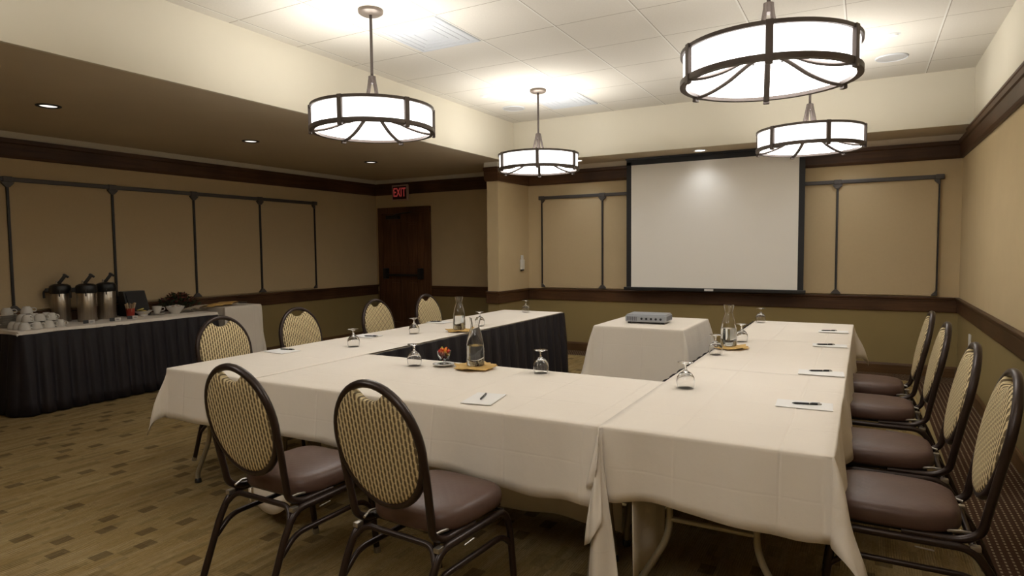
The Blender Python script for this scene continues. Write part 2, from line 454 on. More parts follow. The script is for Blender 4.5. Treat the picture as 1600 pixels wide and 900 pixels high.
# ---------------------------------------------------------------- door with panic bar, exit sign
d = struct('door_1', (lambda b: (box(b, DX0 + .10, DX1 - .10, YB - .028, YB, .01, 2.09), b)[1])(nb()), m_wood_z)
b = nb(); box(b, DX0, DX0 + .105, YB - .045, YB, 0, 2.18, .006); box(b, DX1 - .105, DX1, YB - .045, YB, 0, 2.18, .006); box(b, DX0, DX1, YB - .047, YB, 2.08, 2.18, .006)
obj('door_frame', b, m_wood_z, d)
dl, dr = DX0 + .115, DX1 - .115; mid = (dl + dr) / 2
for x0, x1, z0, z1 in ((dl + .11, mid - .045, 1.22, 1.94), (mid + .045, dr - .11, 1.22, 1.94), (dl + .11, mid - .045, .25, .98), (mid + .045, dr - .11, .25, .98)):
    b = nb()
    for q in ((x0, x1, z0, z0 + .018), (x0, x1, z1 - .018, z1), (x0, x0 + .018, z0, z1), (x1 - .018, x1, z0, z1)):
        box(b, q[0], q[1], YB - .038, YB - .02, q[2], q[3], .004)
    box(b, x0 + .05, x1 - .05, YB - .036, YB - .02, z0 + .05, z1 - .05, .007)
    obj('door_panel', b, m_wood_z, d)
b = nb(); box(b, dl + .03, dr - .06, YB - .10, YB - .075, 1.035, 1.075, .006)
for xx in (dl + .03, dr - .10): box(b, xx, xx + .07, YB - .11, YB - .02, .99, 1.17, .012)
obj('panic_bar', b, m_black, d)
b = nb(); box(b, dl + .10, dl + .36, YB - .10, YB - .03, 1.985, 2.045, .008)
tube(b, [(dl + .24, YB - .11, 2.03), (dl + .42, YB - .17, 2.06), (dl + .62, YB - .06, 2.09)], .009, 6)
obj('door_closer', b, m_black, d)

ex = thing('exit_sign', 'small framed red EXIT sign on the dark crown above the door', 'sign', (-6.70, YB - .055, 2.41))
b = nb(); box(b, -.165, .165, -.035, 0, -.13, .13, .008)
obj('sign_frame', b, m_exitframe, ex)
b = nb(); box(b, -.14, .14, -.04, -.03, -.105, .105); obj('sign_face', b, m_exitback, ex)
cu = bpy.data.curves.new('exit_text', 'FONT'); cu.body = 'EXIT'; cu.size = .175; cu.align_x = 'CENTER'; cu.align_y = 'CENTER'; cu.extrude = .002; cu.space_character = 1.0; cu.offset = .003
to = bpy.data.objects.new('exit_text', cu); COL.objects.link(to)
bpy.context.view_layer.update()
me = bpy.data.meshes.new_from_object(to.evaluated_get(bpy.context.evaluated_depsgraph_get()))
bpy.data.objects.remove(to); me.transform(Matrix.Diagonal((.72, 1.15, 1, 1))); me.transform(Matrix.Rotation(PI / 2, 4, 'X')); me.transform(Matrix.Translation((0, -.0425, 0)))
me.materials.clear(); me.materials.append(m_exitred)
lt = bpy.data.objects.new('lettering', me); COL.objects.link(lt); lt.parent = ex

# ---------------------------------------------------------------- wall board system
def bracket(b, axis, a, z, off, sgn):
    # little triangular corner plate; axis = direction of the wall, off = wall plane, sgn = which way it faces
    pass
def rail_bar(axis, a0, a1, z0, z1, wallpos, depth, rr=.008):
    b = nb()
    if axis == 'x': box(b, a0, a1, wallpos - depth, wallpos, z0, z1, rr)
    else: box(b, wallpos, wallpos + depth, a0, a1, z0, z1, rr)
    return b
def rounded_rect(a0, a1, z0, z1, r, n=5):
    pts = []
    for cx, cz, s in ((a1 - r, z1 - r, 0), (a0 + r, z1 - r, 1), (a0 + r, z0 + r, 2), (a1 - r, z0 + r, 3)):
        for k in range(n + 1):
            an = (s + k / n) * PI / 2; pts.append((cx + r * math.cos(an), cz + r * math.sin(an)))
    return pts
def board(axis, a0, a1, z0, z1, wp, label, group, edges=True):
    cx = (a0 + a1) / 2
    loc = (cx, wp, z0) if axis == 'x' else (wp, cx, z0)
    t = thing('display_board', label, 'wall board', loc, 0, group)
    b = nb(); pts = rounded_rect(a0 + .012 - cx, a1 - .012 - cx, .012, z1 - z0 - .004, .035)
    if axis == 'x': extrude_poly(b, pts, 'y', -.026, 0)
    else:
        extrude_poly(b, [(p[0], p[1]) for p in pts], 'x', 0, .026)
    obj('board_face', b, m_board, t)
    h = z1 - z0; A, B = a0 - cx, a1 - cx
    obj('top_rail', rail_bar(axis, A, B, h - .004, h + .04, 0, .05), m_rail, t)
    obj('bottom_edge', rail_bar(axis, A + .02, B - .02, -.002, .01, 0, .03, .002), m_board, t)
    return t
def post(axis, a, z0, z1, wp, label, group, thin=False, sides=(1, -1)):
    loc = (a, wp, z0) if axis == 'x' else (wp, a, z0)
    t = thing('wall_post', label, 'post', loc, 0, group)
    wdt = .005 if thin else .0115; h = z1 - z0
    obj('upright', rail_bar(axis, -wdt, wdt, 0, h, 0, .045, .004), m_black, t)
    obj('metal_strip', rail_bar(axis, wdt * .2, wdt * .75, .01, h - .03, 0, .048, .001), m_rail, t)
    for zz, s2 in ((h - .01, -1), (.0, 1)):
        b = nb()
        for s in sides:
            poly = [(0, zz), (s * .055, zz), (s * .045, zz + s2 * .018), (s * .016, zz + s2 * .048), (0, zz + s2 * .052)]
            if axis == 'x': extrude_poly(b, poly, 'y', -.056, -.02)
            else: extrude_poly(b, poly, 'x', .02, .056)
        if s2 == -1:
            if axis == 'x': box(b, -.04, .04, -.058, -.01, zz, zz + .055, .006)
            else: box(b, .01, .058, -.04, .04, zz, zz + .055, .006)
        obj('corner_bracket', b, m_rail, t)
    return t
zb, zt = .905, 2.165
lp = [1.07, 2.045, 3.03, 4.01, 4.98, 5.96]
words = ['second', 'third', 'fourth']
for i in range(5):
    lab = ['tan wall board on the left wall nearest the photo edge, cut by the frame', 'tan wall board on the left wall behind the coffee airpots', 'tan wall board on the left wall above the foliage arrangement',
           'tan wall board on the left wall above the gold napkins', 'narrow far tan wall board next to the door corner of the left wall'][i]
    board('y', lp[i + 1], (lp + [6.95])[i + 2], zb, zt, XL, lab, 'boards along the left wall')
plab = ['dark post on the left wall left of the airpots', 'dark post on the left wall beside the third airpot', 'dark post on the left wall above the beige napkins', 'dark post on the left wall nearest the far end', ]
for i, a in enumerate(lp[2:]): post('y', a, zb, zt, XL, plab[i], 'posts along the left wall')
post('y', 6.95, zb, zt, XL, 'thin end post closing the board row on the left wall by the door', 'posts along the left wall', True, (-1,))
zt2 = 2.185
for a0, a1, lab in ((-4.13, -3.19, 'tan wall board between the stub wall and the projection screen'), (-3.19, -1.74, 'tan wall board mostly hidden behind the left half of the screen'),
                    (-1.74, -.29, 'tan wall board mostly hidden behind the right half of the screen'), (-.29, .70, 'tan wall board right of the screen beside the room corner')):
    board('x', a0, a1, zb, zt2, YB, lab, 'boards along the back wall')
post('x', -4.13, zb, zt2, YB, 'thin end post on the back wall beside the stub wall', 'posts along the back wall', True, (1,))
post('x', -3.19, zb, zt2, YB, 'dark post on the back wall just left of the screen', 'posts along the back wall')
post('x', -.29, zb, zt2, YB, 'dark post on the back wall just right of the screen', 'posts along the back wall')
post('x', .70, zb, zt2, YB, 'dark end post on the back wall by the right corner', 'posts along the back wall', True, (-1,))

# ---------------------------------------------------------------- projection screen
t = thing('projection_screen', 'large white pull-down projection screen with black borders on the back wall', 'screen', (-1.71, 8.2, .90))
b = nb(); box(b, -1.02, 1.02, -.002, .002, .045, 1.66); obj('screen_surface', b, m_screen, t)
b = nb(); box(b, -1.085, -1.02, -.004, .004, .02, 1.70); obj('side_border', b, m_screenframe, t)
b = nb(); box(b, 1.02, 1.085, -.004, .004, .02, 1.70); obj('side_border', b, m_screenframe, t)
b = nb(); box(b, -1.085, 1.085, -.004, .004, 1.655, 1.74); obj('top_border', b, m_screenframe, t)
b = nb(); box(b, -1.12, 1.11, -.018, .018, 0, .045, .008); obj('bottom_bar', b, m_black, t)
b = nb(); box(b, -.055, .055, -.021, -.018, .01, .035); obj('bar_label', b, m_white, t)
b = nb(); box(b, -1.09, 1.09, -.04, .04, 1.722, 1.744, .005); obj('case_slot', b, m_black, t)

# ---------------------------------------------------------------- small wall fittings
t = thing('wall_remote', 'small white remote in its holder on the stub wall', 'remote', (SX1 + .002, 8.13, 1.15))
b = nb(); box(b, 0, .035, -.045, .045, .02, .165, .01); obj('holder', b, m_white, t)
b = nb(); box(b, .004, .028, -.025, .025, .165, .225, .008); obj('remote_top', b, m_white, t)
b = nb(); box(b, .004, .03, -.03, .03, 0, .02, .004); obj('holder_foot', b, m_black, t)
t = thing('wall_outlet', 'white outlet plate low on the right wall behind the chairs', 'outlet', (XR, 7.42, .46))
b = nb(); box(b, -.012, 0, -.05, .05, 0, .14, .004); obj('cover_plate', b, m_white, t)
b = nb(); box(b, -.014, -.01, -.02, .02, .025, .06, .002); box(b, -.014, -.01, -.02, .02, .08, .115, .002); obj('socket', b, m_paper, t)

# ---------------------------------------------------------------- ceiling fittings
def vent(x0, x1, y0, y1, lab):
    cx, cy = (x0 + x1) / 2, (y0 + y1) / 2; hx, hy = (x1 - x0) / 2, (y1 - y0) / 2
    t = thing('ceiling_vent', lab, 'vent', (cx, cy, ZC), 0, 'square air vents in the ceiling')
    b = nb(); box(b, -hx, hx, -hy, hy, -.006, 0, .002); obj('backing', b, m_vent, t)
    for k, s in enumerate((.98, .78, .58, .38)):
        b = nb(); q = .03
        for (a0, a1, c0, c1) in ((-hx * s, hx * s, -hy * s, -hy * s + q), (-hx * s, hx * s, hy * s - q, hy * s), (-hx * s, -hx * s + q, -hy * s + q, hy * s - q), (hx * s - q, hx * s, -hy * s + q, hy * s - q)):
            box(b, a0, a1, c0, c1, -.009, -.004)
        obj('louver', b, m_vent, t)
vent(-3.40, -2.81, 3.925, 4.565, 'square grey air vent beside the front left pendant rod')
vent(-3.40, -2.81, 6.565, 7.20, 'square grey air vent behind the back left pendant rod')
def speaker(x, y, r, lab):
    t = thing('ceiling_speaker', lab, 'speaker', (x, y, ZC), 0, 'round ceiling speakers')
    b = nb(); lathe(b, [(0, -.008), (r * .9, -.008), (r * .92, -.004), (0, -.002)], 36); obj('grille', b, m_speaker, t, True, ang=30)
    b = nb(); lathe(b, [(r * .9, -.006), (r * .94, -.012), (r, -.006), (r, 0), (r * .9, 0)], 36); obj('rim', b, m_vent, t, True, ang=40)
speaker(.18, 6.89, .135, 'round ceiling speaker near the right rear corner')
speaker(-3.79, 6.90, .135, 'round ceiling speaker left of the back left pendant')
def sprinkler(x, y, lab):
    t = thing('fire_sprinkler', lab, 'sprinkler', (x, y, ZC), 0, 'recessed sprinkler caps')
    b = nb(); lathe(b, [(0, -.012), (.032, -.012), (.04, -.004), (.04, 0), (0, 0)], 20); obj('cap', b, m_white, t, True, ang=30)
    b = nb(); lathe(b, [(.04, -.004), (.052, -.003), (.052, 0), (.04, 0)], 20); obj('rim', b, m_vent, t, True, ang=30)
sprinkler(.17, 6.17, 'small white sprinkler cap in front of the right ceiling speaker')
sprinkler(-3.78, 6.2, 'small white sprinkler cap near the back left pendant')

def downlight(x, y, lab, bright, group):
    t = thing('recessed_downlight', lab, 'downlight', (x, y, ZS), 0, group)
    b = nb(); lathe(b, [(.062, -.004), (.072, -.010), (.088, -.006), (.09, 0), (.06, 0)], 28); obj('trim_ring', b, m_trimwhite if bright else m_trimring, t, True, ang=40)
    b = nb(); lathe(b, [(0, -.003), (.045 if not bright else .06, -.003), (.06, -.001)], 24); obj('bulb', b, m_led if bright else m_leddim, t)
    ld = bpy.data.lights.new('downlight_lamp', 'SPOT'); ld.energy = DOWN_W if bright else DIM_W
    ld.color = (1, .93, .84) if not bright else (.93, .97, 1.0); ld.spot_size = math.radians(125); ld.spot_blend = 1.0; ld.shadow_soft_size = .05
    lo = bpy.data.objects.new('lamp', ld); COL.objects.link(lo); lo.location = (0, 0, -.02); lo.parent = t
downlight(-5.76, 2.72, 'dim recessed downlight in the left soffit nearest the camera', False, 'dim downlights in the left soffit')
downlight(-5.78, 4.66, 'dim recessed downlight midway along the left soffit', False, 'dim downlights in the left soffit')
downlight(-5.80, 6.58, 'dim recessed downlight in the left soffit near the door', False, 'dim downlights in the left soffit')
downlight(-3.40, 7.95, 'bright downlight just right of the back left pendant', True, 'bright downlights over the screen wall')
downlight(-1.78, 7.95, 'bright downlight above the middle of the projection screen', True, 'bright downlights over the screen wall')
downlight(-.15, 7.95, 'bright downlight behind the back right pendant', True, 'bright downlights over the screen wall')

# ---------------------------------------------------------------- pendant lamps
RR, ZB, ZT = .432, 2.325, 2.478
def make_pendant(label):
    t = thing('pendant_lamp', label, 'pendant lamp', (0, 0, 0), 0, 'drum pendants under the raised ceiling')
    b = nb(); lathe(b, [(0, ZC - .035), (.07, ZC - .035), (.088, ZC - .022), (.09, ZC), (0, ZC)], 28); obj('canopy', b, m_canopy, t, True, ang=40)
    b = nb(); tube(b, [(0, 0, ZC - .035), (0, 0, 2.69)], .0105, 10); obj('rod', b, m_stem, t, True, ang=50)
    b = nb(); lathe(b, [(0, 2.665), (.027, 2.665), (.027, 2.715), (.012, 2.72), (0, 2.72)], 18); obj('hub', b, m_stem, t, True, ang=40)
    for k in range(4):
        a = k * PI / 2 + PI / 4; c, s = math.cos(a), math.sin(a)
        b = nb(); tube(b, smoothpath([(.018 * c, .018 * s, 2.71), (.034 * c, .034 * s, 2.63), (.060 * c, .060 * s, 2.53), (.11 * c, .11 * s, 2.43)], 5), .0125, 6)
        obj('stem_leg', b, m_stem, t, True, ang=50)
    # frosted wall of the drum
    b = nb(); lathe(b, [(RR - .006, ZB), (RR - .004, ZT), (RR - .012, ZT), (RR - .014, ZB), (RR - .006, ZB)], 72); obj('drum_shade', b, m_drum, t, True, ang=40)
    # underside dish, rising towards the middle
    dish = [(RR - .012, ZB + .004), (.385, ZB + .008), (.34, ZB + .016), (.28, ZB + .034), (.22, ZB + .058), (.16, ZB + .090), (.10, ZB + .120), (.05, ZB + .135), (0, ZB + .138)]
    b = nb(); lathe(b, dish + [(0, ZB + .142), (.10, ZB + .125), (.22, ZB + .063), (RR - .012, ZB + .010), (RR - .012, ZB + .004)], 72); obj('underside_dish', b, m_dish, t, True, ang=60)
    b = nb(); lathe(b, [(RR - .008, ZT - .008), (RR + .010, ZT - .008), (RR + .010, ZT + .012), (RR - .008, ZT + .012), (RR - .008, ZT - .008)], 72); obj('top_ring', b, m_bronze, t, True, ang=40)
    b = nb(); lathe(b, [(RR - .020, ZB - .014), (RR + .012, ZB - .014), (RR + .012, ZB + .014), (RR - .020, ZB + .014), (RR - .020, ZB - .014)], 72); obj('bottom_ring', b, m_bronze, t, True, ang=40)
    for k in range(6):
        a = k * PI / 3; M = Matrix.Rotation(a, 4, 'Z')
        q = nb(); box(q, RR - .004, RR + .018, -.017, .017, ZB - .034, ZT + .014, .003); b = nb(); merge(b, q, M); obj('upright_strap', b, m_bronze, t)
        b = nb(); pts = [(r, 0, z - .014) for r, z in [(RR + .004, ZB - .004)] + dish[:8]]
        pts = [M @ p for p in smoothpath(pts, 3)]
        tube(b, pts, .0165, 8, ref=(0, 0, 1), sx=.6); obj('dish_rib', b, m_bronze, t, True, ang=50)
    return t
def bulb(x, y):
    ld = bpy.data.lights.new('pendant_bulb', 'POINT'); ld.energy = BULB_W / 3; ld.color = (1, .965, .92); ld.shadow_soft_size = .028
    return ld
p0 = make_pendant('large pendant lamp over the near left tables, its ceiling plate at the photo top')
pls = [(-3.145, 3.60, math.radians(42), None), (-3.135, 6.26, math.radians(-5), 'smallest far pendant lamp in front of the stub wall'),
       (-.462, 3.60, math.radians(-82), 'biggest nearest pendant lamp at the upper right, its rod cut by the photo edge'), (-.45, 6.26, math.radians(-67), 'far right pendant lamp hanging in front of the screen corner'),
       (-3.145, .45, 0, 'pendant lamp of the row nearest the camera, left side'), (-.462, .45, 0, 'pendant lamp of the row nearest the camera, right side')]
ld = bulb(0, 0)
for x, y, rz, lab in pls:
    q = p0 if lab is None else dup(p0, label=lab)
    q.location = (x, y, 0); q.rotation_euler = (0, 0, rz)
    for k in range(3):
        an = k * 2 * PI / 3 + .5
        lo = bpy.data.objects.new('bulb', ld); COL.objects.link(lo); lo.location = (.24 * math.cos(an), .24 * math.sin(an), 2.448); lo.parent = q

# ---------------------------------------------------------------- folding tables and cloths
TZ = .74
def sstep(x): x = max(0, min(1, x)); return x * x * (3 - 2 * x)
def cloth(x0, x1, y0, y1, z, drops, label, seed=1, wav=.010, flare=.05, step=.035, hemwave=.02, loc=None, group='ivory cloths on the meeting tables', cat='tablecloth', mat=None, corner=(.35, .55), thick=.0022, ripple=1.0):
    """draped rectangle: drops = (left, right, front, back) overhang; corners hang as pointed folds"""
    rnd = random.Random(seed)
    dl_, dr_, df_, db_ = drops
    n0 = lambda d: d[0] if isinstance(d, tuple) else d
    ph = [rnd.uniform(0, 6.28) for _ in range(8)]
    def wv(s, k): return (math.sin(s * 7.3 + ph[k]) + .6 * math.sin(s * 13.1 + ph[k + 1]) + .35 * math.sin(s * 23.7 + ph[k + 2]))
    b = nb(); cache = {}
    def V(p):
        key = (round(p[0], 4), round(p[1], 4), round(p[2], 4))
        if key not in cache: cache[key] = b.verts.new(p)
        return cache[key]
    nx = max(2, int((x1 - x0) / step)); ny = max(2, int((y1 - y0) / step))
    xs = [x0 + (x1 - x0) * i / nx for i in range(nx + 1)]; ys = [y0 + (y1 - y0) * i / ny for i in range(ny + 1)]
    def face(vs):
        vs2 = []
        for v in vs:
            if v not in vs2: vs2.append(v)
        if len(vs2) > 2:
            try: b.faces.new(vs2)
            except ValueError: pass
    for i in range(nx):
        for j in range(ny):
            face([V((xs[i], ys[j], z)), V((xs[i + 1], ys[j], z)), V((xs[i + 1], ys[j + 1], z)), V((xs[i], ys[j + 1], z))])
    FR = (.012, .045, .10, .20, .32, .45, .58, .72, .86, 1.0); nd = len(FR)
    def side(pts, nrm, drop, L_, k):
        # pts along an edge, nrm outward; ripple fades to nothing at both ends so it meets the corner folds
        cols = []
        for p in pts:
            s = (Vector(p) - Vector(pts[0])).length; e = min(1, min(s, L_ - s) / .14); e = sstep(e)
            col = [V((p[0], p[1], z))]
            d0, d1 = drop if isinstance(drop, tuple) else (drop, drop)
            dd = (d0 + (d1 - d0) * s / L_) * (1 + hemwave * wv(s * .7, k) * e)
            for q in range(1, nd + 1):
                f = FR[q - 1]
                out = flare * f * .5 + (wav * ripple * wv(s, k) * f ** .8) * e + .004
                zz = z - dd * f
                col.append(V((p[0] + nrm[0] * out, p[1] + nrm[1] * out, zz)))
            cols.append(col)
        for c0, c1 in zip(cols, cols[1:]):
            for q in range(nd): face([c0[q], c0[q + 1], c1[q + 1], c1[q]])
        return cols[0], cols[-1]
    ends = {}
    if df_: ends['F'] = side([(x, y0) + (0,) for x in xs], (0, -1), df_, x1 - x0, 0)
    if db_: ends['B'] = side([(x, y1) + (0,) for x in xs], (0, 1), db_, x1 - x0, 1)
    if dl_: ends['L'] = side([(x0, y) + (0,) for y in ys], (-1, 0), dl_, y1 - y0, 2)
    if dr_: ends['R'] = side([(x1, y) + (0,) for y in ys], (1, 0), dr_, y1 - y0, 3)
    def cornerfold(cx, cy, colA, colB, dA, dB, hA, hB):
        dA, dB = n0(dA), n0(dB)
        # colA: vertical column of the side whose outward normal is hA; hangs from the same corner as colB
        nt_ = 14; cols = [colA]
        for i in range(1, nt_):
            th = PI / 2 * i / nt_
            rho = min(dA / max(math.cos(th), 1e-4), dB / max(math.sin(th), 1e-4))
            phi = corner[0] * math.sin(2 * th) ** .8
            al = corner[1] * (th / (PI / 2) - .5) * 2      # sweeps across the outward diagonal
            dirv = Vector((hA[0] + hB[0], hA[1] + hB[1], 0)).normalized()
            # at th = 0 we are on side A
            perp = (Vector((hB[0], hB[1], 0)) - Vector((hA[0], hA[1], 0))).normalized()
            dv = (dirv * math.cos(al) + perp * math.sin(al)).normalized()
            col = [V((cx, cy, z))]
            for q in range(1, nd + 1):
                f = FR[q - 1]; r = rho * f
                base = Vector((colA[q].co.x, colA[q].co.y, 0)).lerp(Vector((colB[q].co.x, colB[q].co.y, 0)), th / (PI / 2))
                wob = .008 * math.sin(f * 7 + ph[4]) * math.sin(2 * th)
                p = base + dv * (r * math.sin(phi) + wob)
                col.append(V((p.x, p.y, z - r * math.cos(phi))))
            cols.append(col)
        cols.append(colB)
        for c0, c1 in zip(cols, cols[1:]):
            for q in range(nd): face([c0[q], c0[q + 1], c1[q + 1], c1[q]])
    if dl_ and df_: cornerfold(x0, y0, ends['F'][0], ends['L'][0], df_, dl_, (0, -1), (-1, 0))
    if dr_ and df_: cornerfold(x1, y0, ends['F'][1], ends['R'][0], df_, dr_, (0, -1), (1, 0))
    if dl_ and db_: cornerfold(x0, y1, ends['B'][0], ends['L'][1], db_, dl_, (0, 1), (-1, 0))
    if dr_ and db_: cornerfold(x1, y1, ends['B'][1], ends['R'][1], db_, dr_, (0, 1), (1, 0))
    o = obj('tablecloth', b, mat or m_cloth, None, True)
    md = o.modifiers.new('thickness', 'SOLIDIFY'); md.thickness = thick; md.offset = 1
    tag(o, label, cat, group)
    return o
def flap(parent, top, layers, seed=0):
    # narrow folds of spare cloth hanging from a table corner; each layer: list of hem points, left to right
    rnd = random.Random(seed); T = Vector(top)
    for li, hem in enumerate(layers):
        b = nb(); H_ = smoothpath(hem, 6); cols = []
        for i, h in enumerate(H_):
            u = i / (len(H_) - 1); col = [b.verts.new(T + Vector((.012 * (u - .5) + .003 * li, -.004 + .003 * li, 0)))]
            for q in range(1, 13):
                f = q / 12; p = T.lerp(h, f)
                bulge = math.sin(f * PI * .8) * .012 + math.sin(u * 9 + li * 2) * .010 * f + .005 * math.sin(f * 9 + u * 5)
                col.append(b.verts.new(p + Vector((0, -bulge, 0))))
            cols.append(col)
        for c0, c1 in zip(cols, cols[1:]):
            for q in range(12): b.faces.new((c0[q], c0[q + 1], c1[q + 1], c1[q]))
        o = obj('corner_fold', b, m_cloth, parent, True)
        md = o.modifiers.new('thickness', 'SOLIDIFY'); md.thickness = .0022
def sheet(parent, a, c, z0, z1, seed=0):
    # plain drop between two floor points a and c
    b = nb(); A, Cc = Vector((*a, 0)), Vector((*c, 0)); nrm = Vector(((Cc - A).y, -(Cc - A).x, 0)).normalized(); n_ = 30; g = []
    for i in range(n_ + 1):
        u = i / n_; p = A.lerp(Cc, u)
        g.append([b.verts.new(p + nrm * (.010 * math.sin(u * 11 + seed) * (1 - q / 6) * 1) + Vector((0, 0, z0 + (z1 - z0) * q / 6 + (.012 * math.sin(u * 8 + seed) if q == 0 else 0)))) for q in range(7)])
    for c0, c1 in zip(g, g[1:]):
        for q in range(6): b.faces.new((c0[q], c0[q + 1], c1[q + 1], c1[q]))
    o = obj('under_drop', b, m_cloth, parent, True); md = o.modifiers.new('thickness', 'SOLIDIFY'); md.thickness = .0022
def folding_table(x0, x1, y0, y1, top, label, along='y', inset=.10):
    cx, cy = (x0 + x1) / 2, (y0 + y1) / 2
    t = thing('folding_table', label, 'table', (cx, cy, 0), 0, 'folding tables of the U')
    hx, hy = (x1 - x0) / 2 - .008, (y1 - y0) / 2 - .008
    b = nb(); box(b, -hx, hx, -hy, hy, top - .022, top - .004, .004); obj('tabletop', b, m_beige, t)
    ends_ = (-1, 1)
    for s in ends_:
        b = nb()
        if along == 'y':
            e = s * (hy - inset); w = min(hx - .07, .30)
            P = lambda a, z: (a, e, z)
        else:
            e = s * (hx - inset); w = hy - .07
            P = lambda a, z: (e, a, z)
        # wishbone legs: two uprights that bow out near the floor, a cross bar and a foot bar
        for q in (-1, 1):
            b2 = nb(); tube(b2, bend([P(q * w * .55, top - .03), P(q * w * .55, .30), P(q * w, .06), P(q * w, .012)], .07), .014, 8); obj('leg', b2, m_steel_leg, t, True, ang=50)
            c2 = nb(); lathe(c2, [(0, 0), (.02, 0), (.02, .02), (.012, .03), (0, .03)], 12, P(q * w, 0)); obj('foot', c2, m_black, t, True, ang=40)
        tube(b, [P(-w * .55, .37), P(w * .55, .37)], .011, 8); obj('cross_bar', b, m_steel_leg, t, True, ang=50)
    return t
def skirt(segs, z, label, group, flare=.05, pitch=.165, amp=.028, drop=None, parent=None, name='table_skirt'):
    """pleated skirt along a poly line; segs: list of (x, y); outward is to the right of travel"""
    b = nb(); prev = None; s = 0; ang = []
    pts = []
    for i in range(len(segs) - 1):
        a = Vector((*segs[i], 0)); c = Vector((*segs[i + 1], 0)); d = (c - a); ln = d.length; d.normalize(); nrm = Vector((d.y, -d.x, 0))
        k = int(ln / .0125)
        for j in range(k + (1 if i == len(segs) - 2 else 0)): pts.append((a + d * (ln * j / k), nrm, s + ln * j / k))
        s += ln
    rows = [0, .012, .05, .15, .35, .6, .85, 1.0]
    grid = []
    h = z - .012 if drop is None else drop
    for p, nrm, ss in pts:
        col = []
        ph = (ss / pitch) % 1.0
        w_ = math.sin(2 * PI * ph) + .35 * math.sin(4 * PI * ph + 1.0)
        irr = math.sin(ss * 3.1) * .5 + math.sin(ss * 7.7 + 1) * .4
        for r in rows:
            a = amp * (.22 + .78 * min(1, r * 2.2)) * (1 + .3 * irr * r)
            col.append(b.verts.new(p + nrm * (.008 + flare * r * .6 + a * (w_ + .9) * .8) + Vector((0, 0, z - h * r)) + Vector((nrm.y, -nrm.x, 0)) * irr * .012 * r))
        grid.append(col)
    for c0, c1 in zip(grid, grid[1:]):
        for q in range(len(rows) - 1): b.faces.new((c0[q], c0[q + 1], c1[q + 1], c1[q]))
    o = obj(name, b, m_skirt, parent, True)
    md = o.modifiers.new('thickness', 'SOLIDIFY'); md.thickness = .002
    if not parent: tag(o, label, 'table skirt', group)
    return o
LX0, LX1, RX0, RX1, Y0, Y1, YM1, YE = -3.75, -2.985, -.915, -.08, 2.355, 3.80, 3.31, 6.55
folding_table(LX0, LX1, Y0 + .01, Y1, TZ, 'folding table under the near left corner cloth')
folding_table(LX0, LX1, Y1, 5.19, TZ, 'folding table in the middle of the left table row')
folding_table(LX0, LX1, 5.19, YE, TZ, 'folding table at the far end of the left table row')
folding_table(RX0, RX1, Y0 + .01, Y1, TZ, 'folding table under the near right corner cloth, metal legs showing')
folding_table(RX0, RX1, Y1, 5.19, TZ, 'folding table in the middle of the right table row')
folding_table(RX0, RX1, 5.19, YE, TZ, 'folding table at the far end of the right table row')
folding_table(LX1, RX0, Y0 + .01, 2.82, TZ, 'narrow folding table in the front row nearest the camera', 'x', .07)
folding_table(LX1, RX0, 2.84, YM1, TZ, 'narrow folding table in the front row facing the screen', 'x', .07)
e = .003
lc = cloth(LX0, LX1, Y0, Y1, TZ + e, ((.30, .20), 0, .30, .0), 'ivory tablecloth on the near left corner table, pointed corner fold hanging out', 3, wav=.007, corner=(.27, .75))
flap(lc, (LX1 + .004, Y0 - .006, TZ), [[(-2.96, 2.30, .36), (-2.93, 2.27, .22), (-2.86, 2.25, .10)], [(-2.93, 2.29, .14), (-2.80, 2.24, .075), (-2.66, 2.25, .085), (-2.57, 2.30, .17)]], 2)
cloth(LX0, LX1, Y1 - .02, 5.19, TZ + .001, (.21, 0, 0, 0), 'ivory tablecloth in the middle of the left row under the front carafe seam', 4)
cloth(LX0, LX1, 5.17, YE, TZ - .001, (.21, 0, 0, .05), 'ivory tablecloth at the far end of the left table row', 5)
cloth(LX1 - .012, RX0 + .012, Y0, YM1, TZ + .001, (0, 0, (.245, .325), 0), 'ivory tablecloth on the front middle table behind the two near chairs', 6, wav=.018, hemwave=.04)
hc = nb(); g_ = []
for i in range(61):
    u = i / 60; x = LX1 + .04 + (RX0 - .07 - LX1 - .04) * u
    g_.append([hc.verts.new((x, 2.825 + .008 * math.sin(u * 40) * (1 - q / 5), .11 + .012 * math.sin(u * 17) * (q == 0) + (TZ - .035 - .11) * q / 5)) for q in range(6)])
for c0_, c1_ in zip(g_, g_[1:]):
    for q in range(5): hc.faces.new((c0_[q], c0_[q + 1], c1_[q + 1], c1_[q]))
o = obj('hanging_cloth', hc, m_cloth, None, True); md = o.modifiers.new('thickness', 'SOLIDIFY'); md.thickness = .0022
tag(o, 'ivory cloth hanging under the front middle table', 'cloth')
rc = cloth(RX0, RX1, Y0, Y1, TZ + e, (0, .31, .29, 0), 'ivory tablecloth on the near right corner table, hem folds nearest the camera', 9, wav=.020, corner=(.30, .8), hemwave=.035)
flap(rc, (RX0 + .006, Y0 - .008, TZ), [[(-.955, 2.325, .50), (-.915, 2.30, .53), (-.895, 2.29, .60)], [(-.955, 2.31, .27), (-.92, 2.265, .30), (-.865, 2.255, .40)], [(-.94, 2.30, .10), (-.90, 2.25, .06), (-.84, 2.25, .05), (-.795, 2.29, .09)]], 1)
sheet(rc, (-.79, Y0 + .02), (-.77, 2.80), .11, TZ - .02, 1)
cloth(RX0, RX1, Y1 - .02, 5.19, TZ + .001, (0, .31, 0, 0), 'ivory tablecloth in the middle of the right row under the carafe', 10)
cloth(RX0, RX1, 5.17, YE, TZ - .001, (0, .31, 0, .30), 'ivory tablecloth at the far end of the right row, corner hanging by the last chair', 11, corner=(.42, .6))
SG = 'black pleated skirts inside the U'
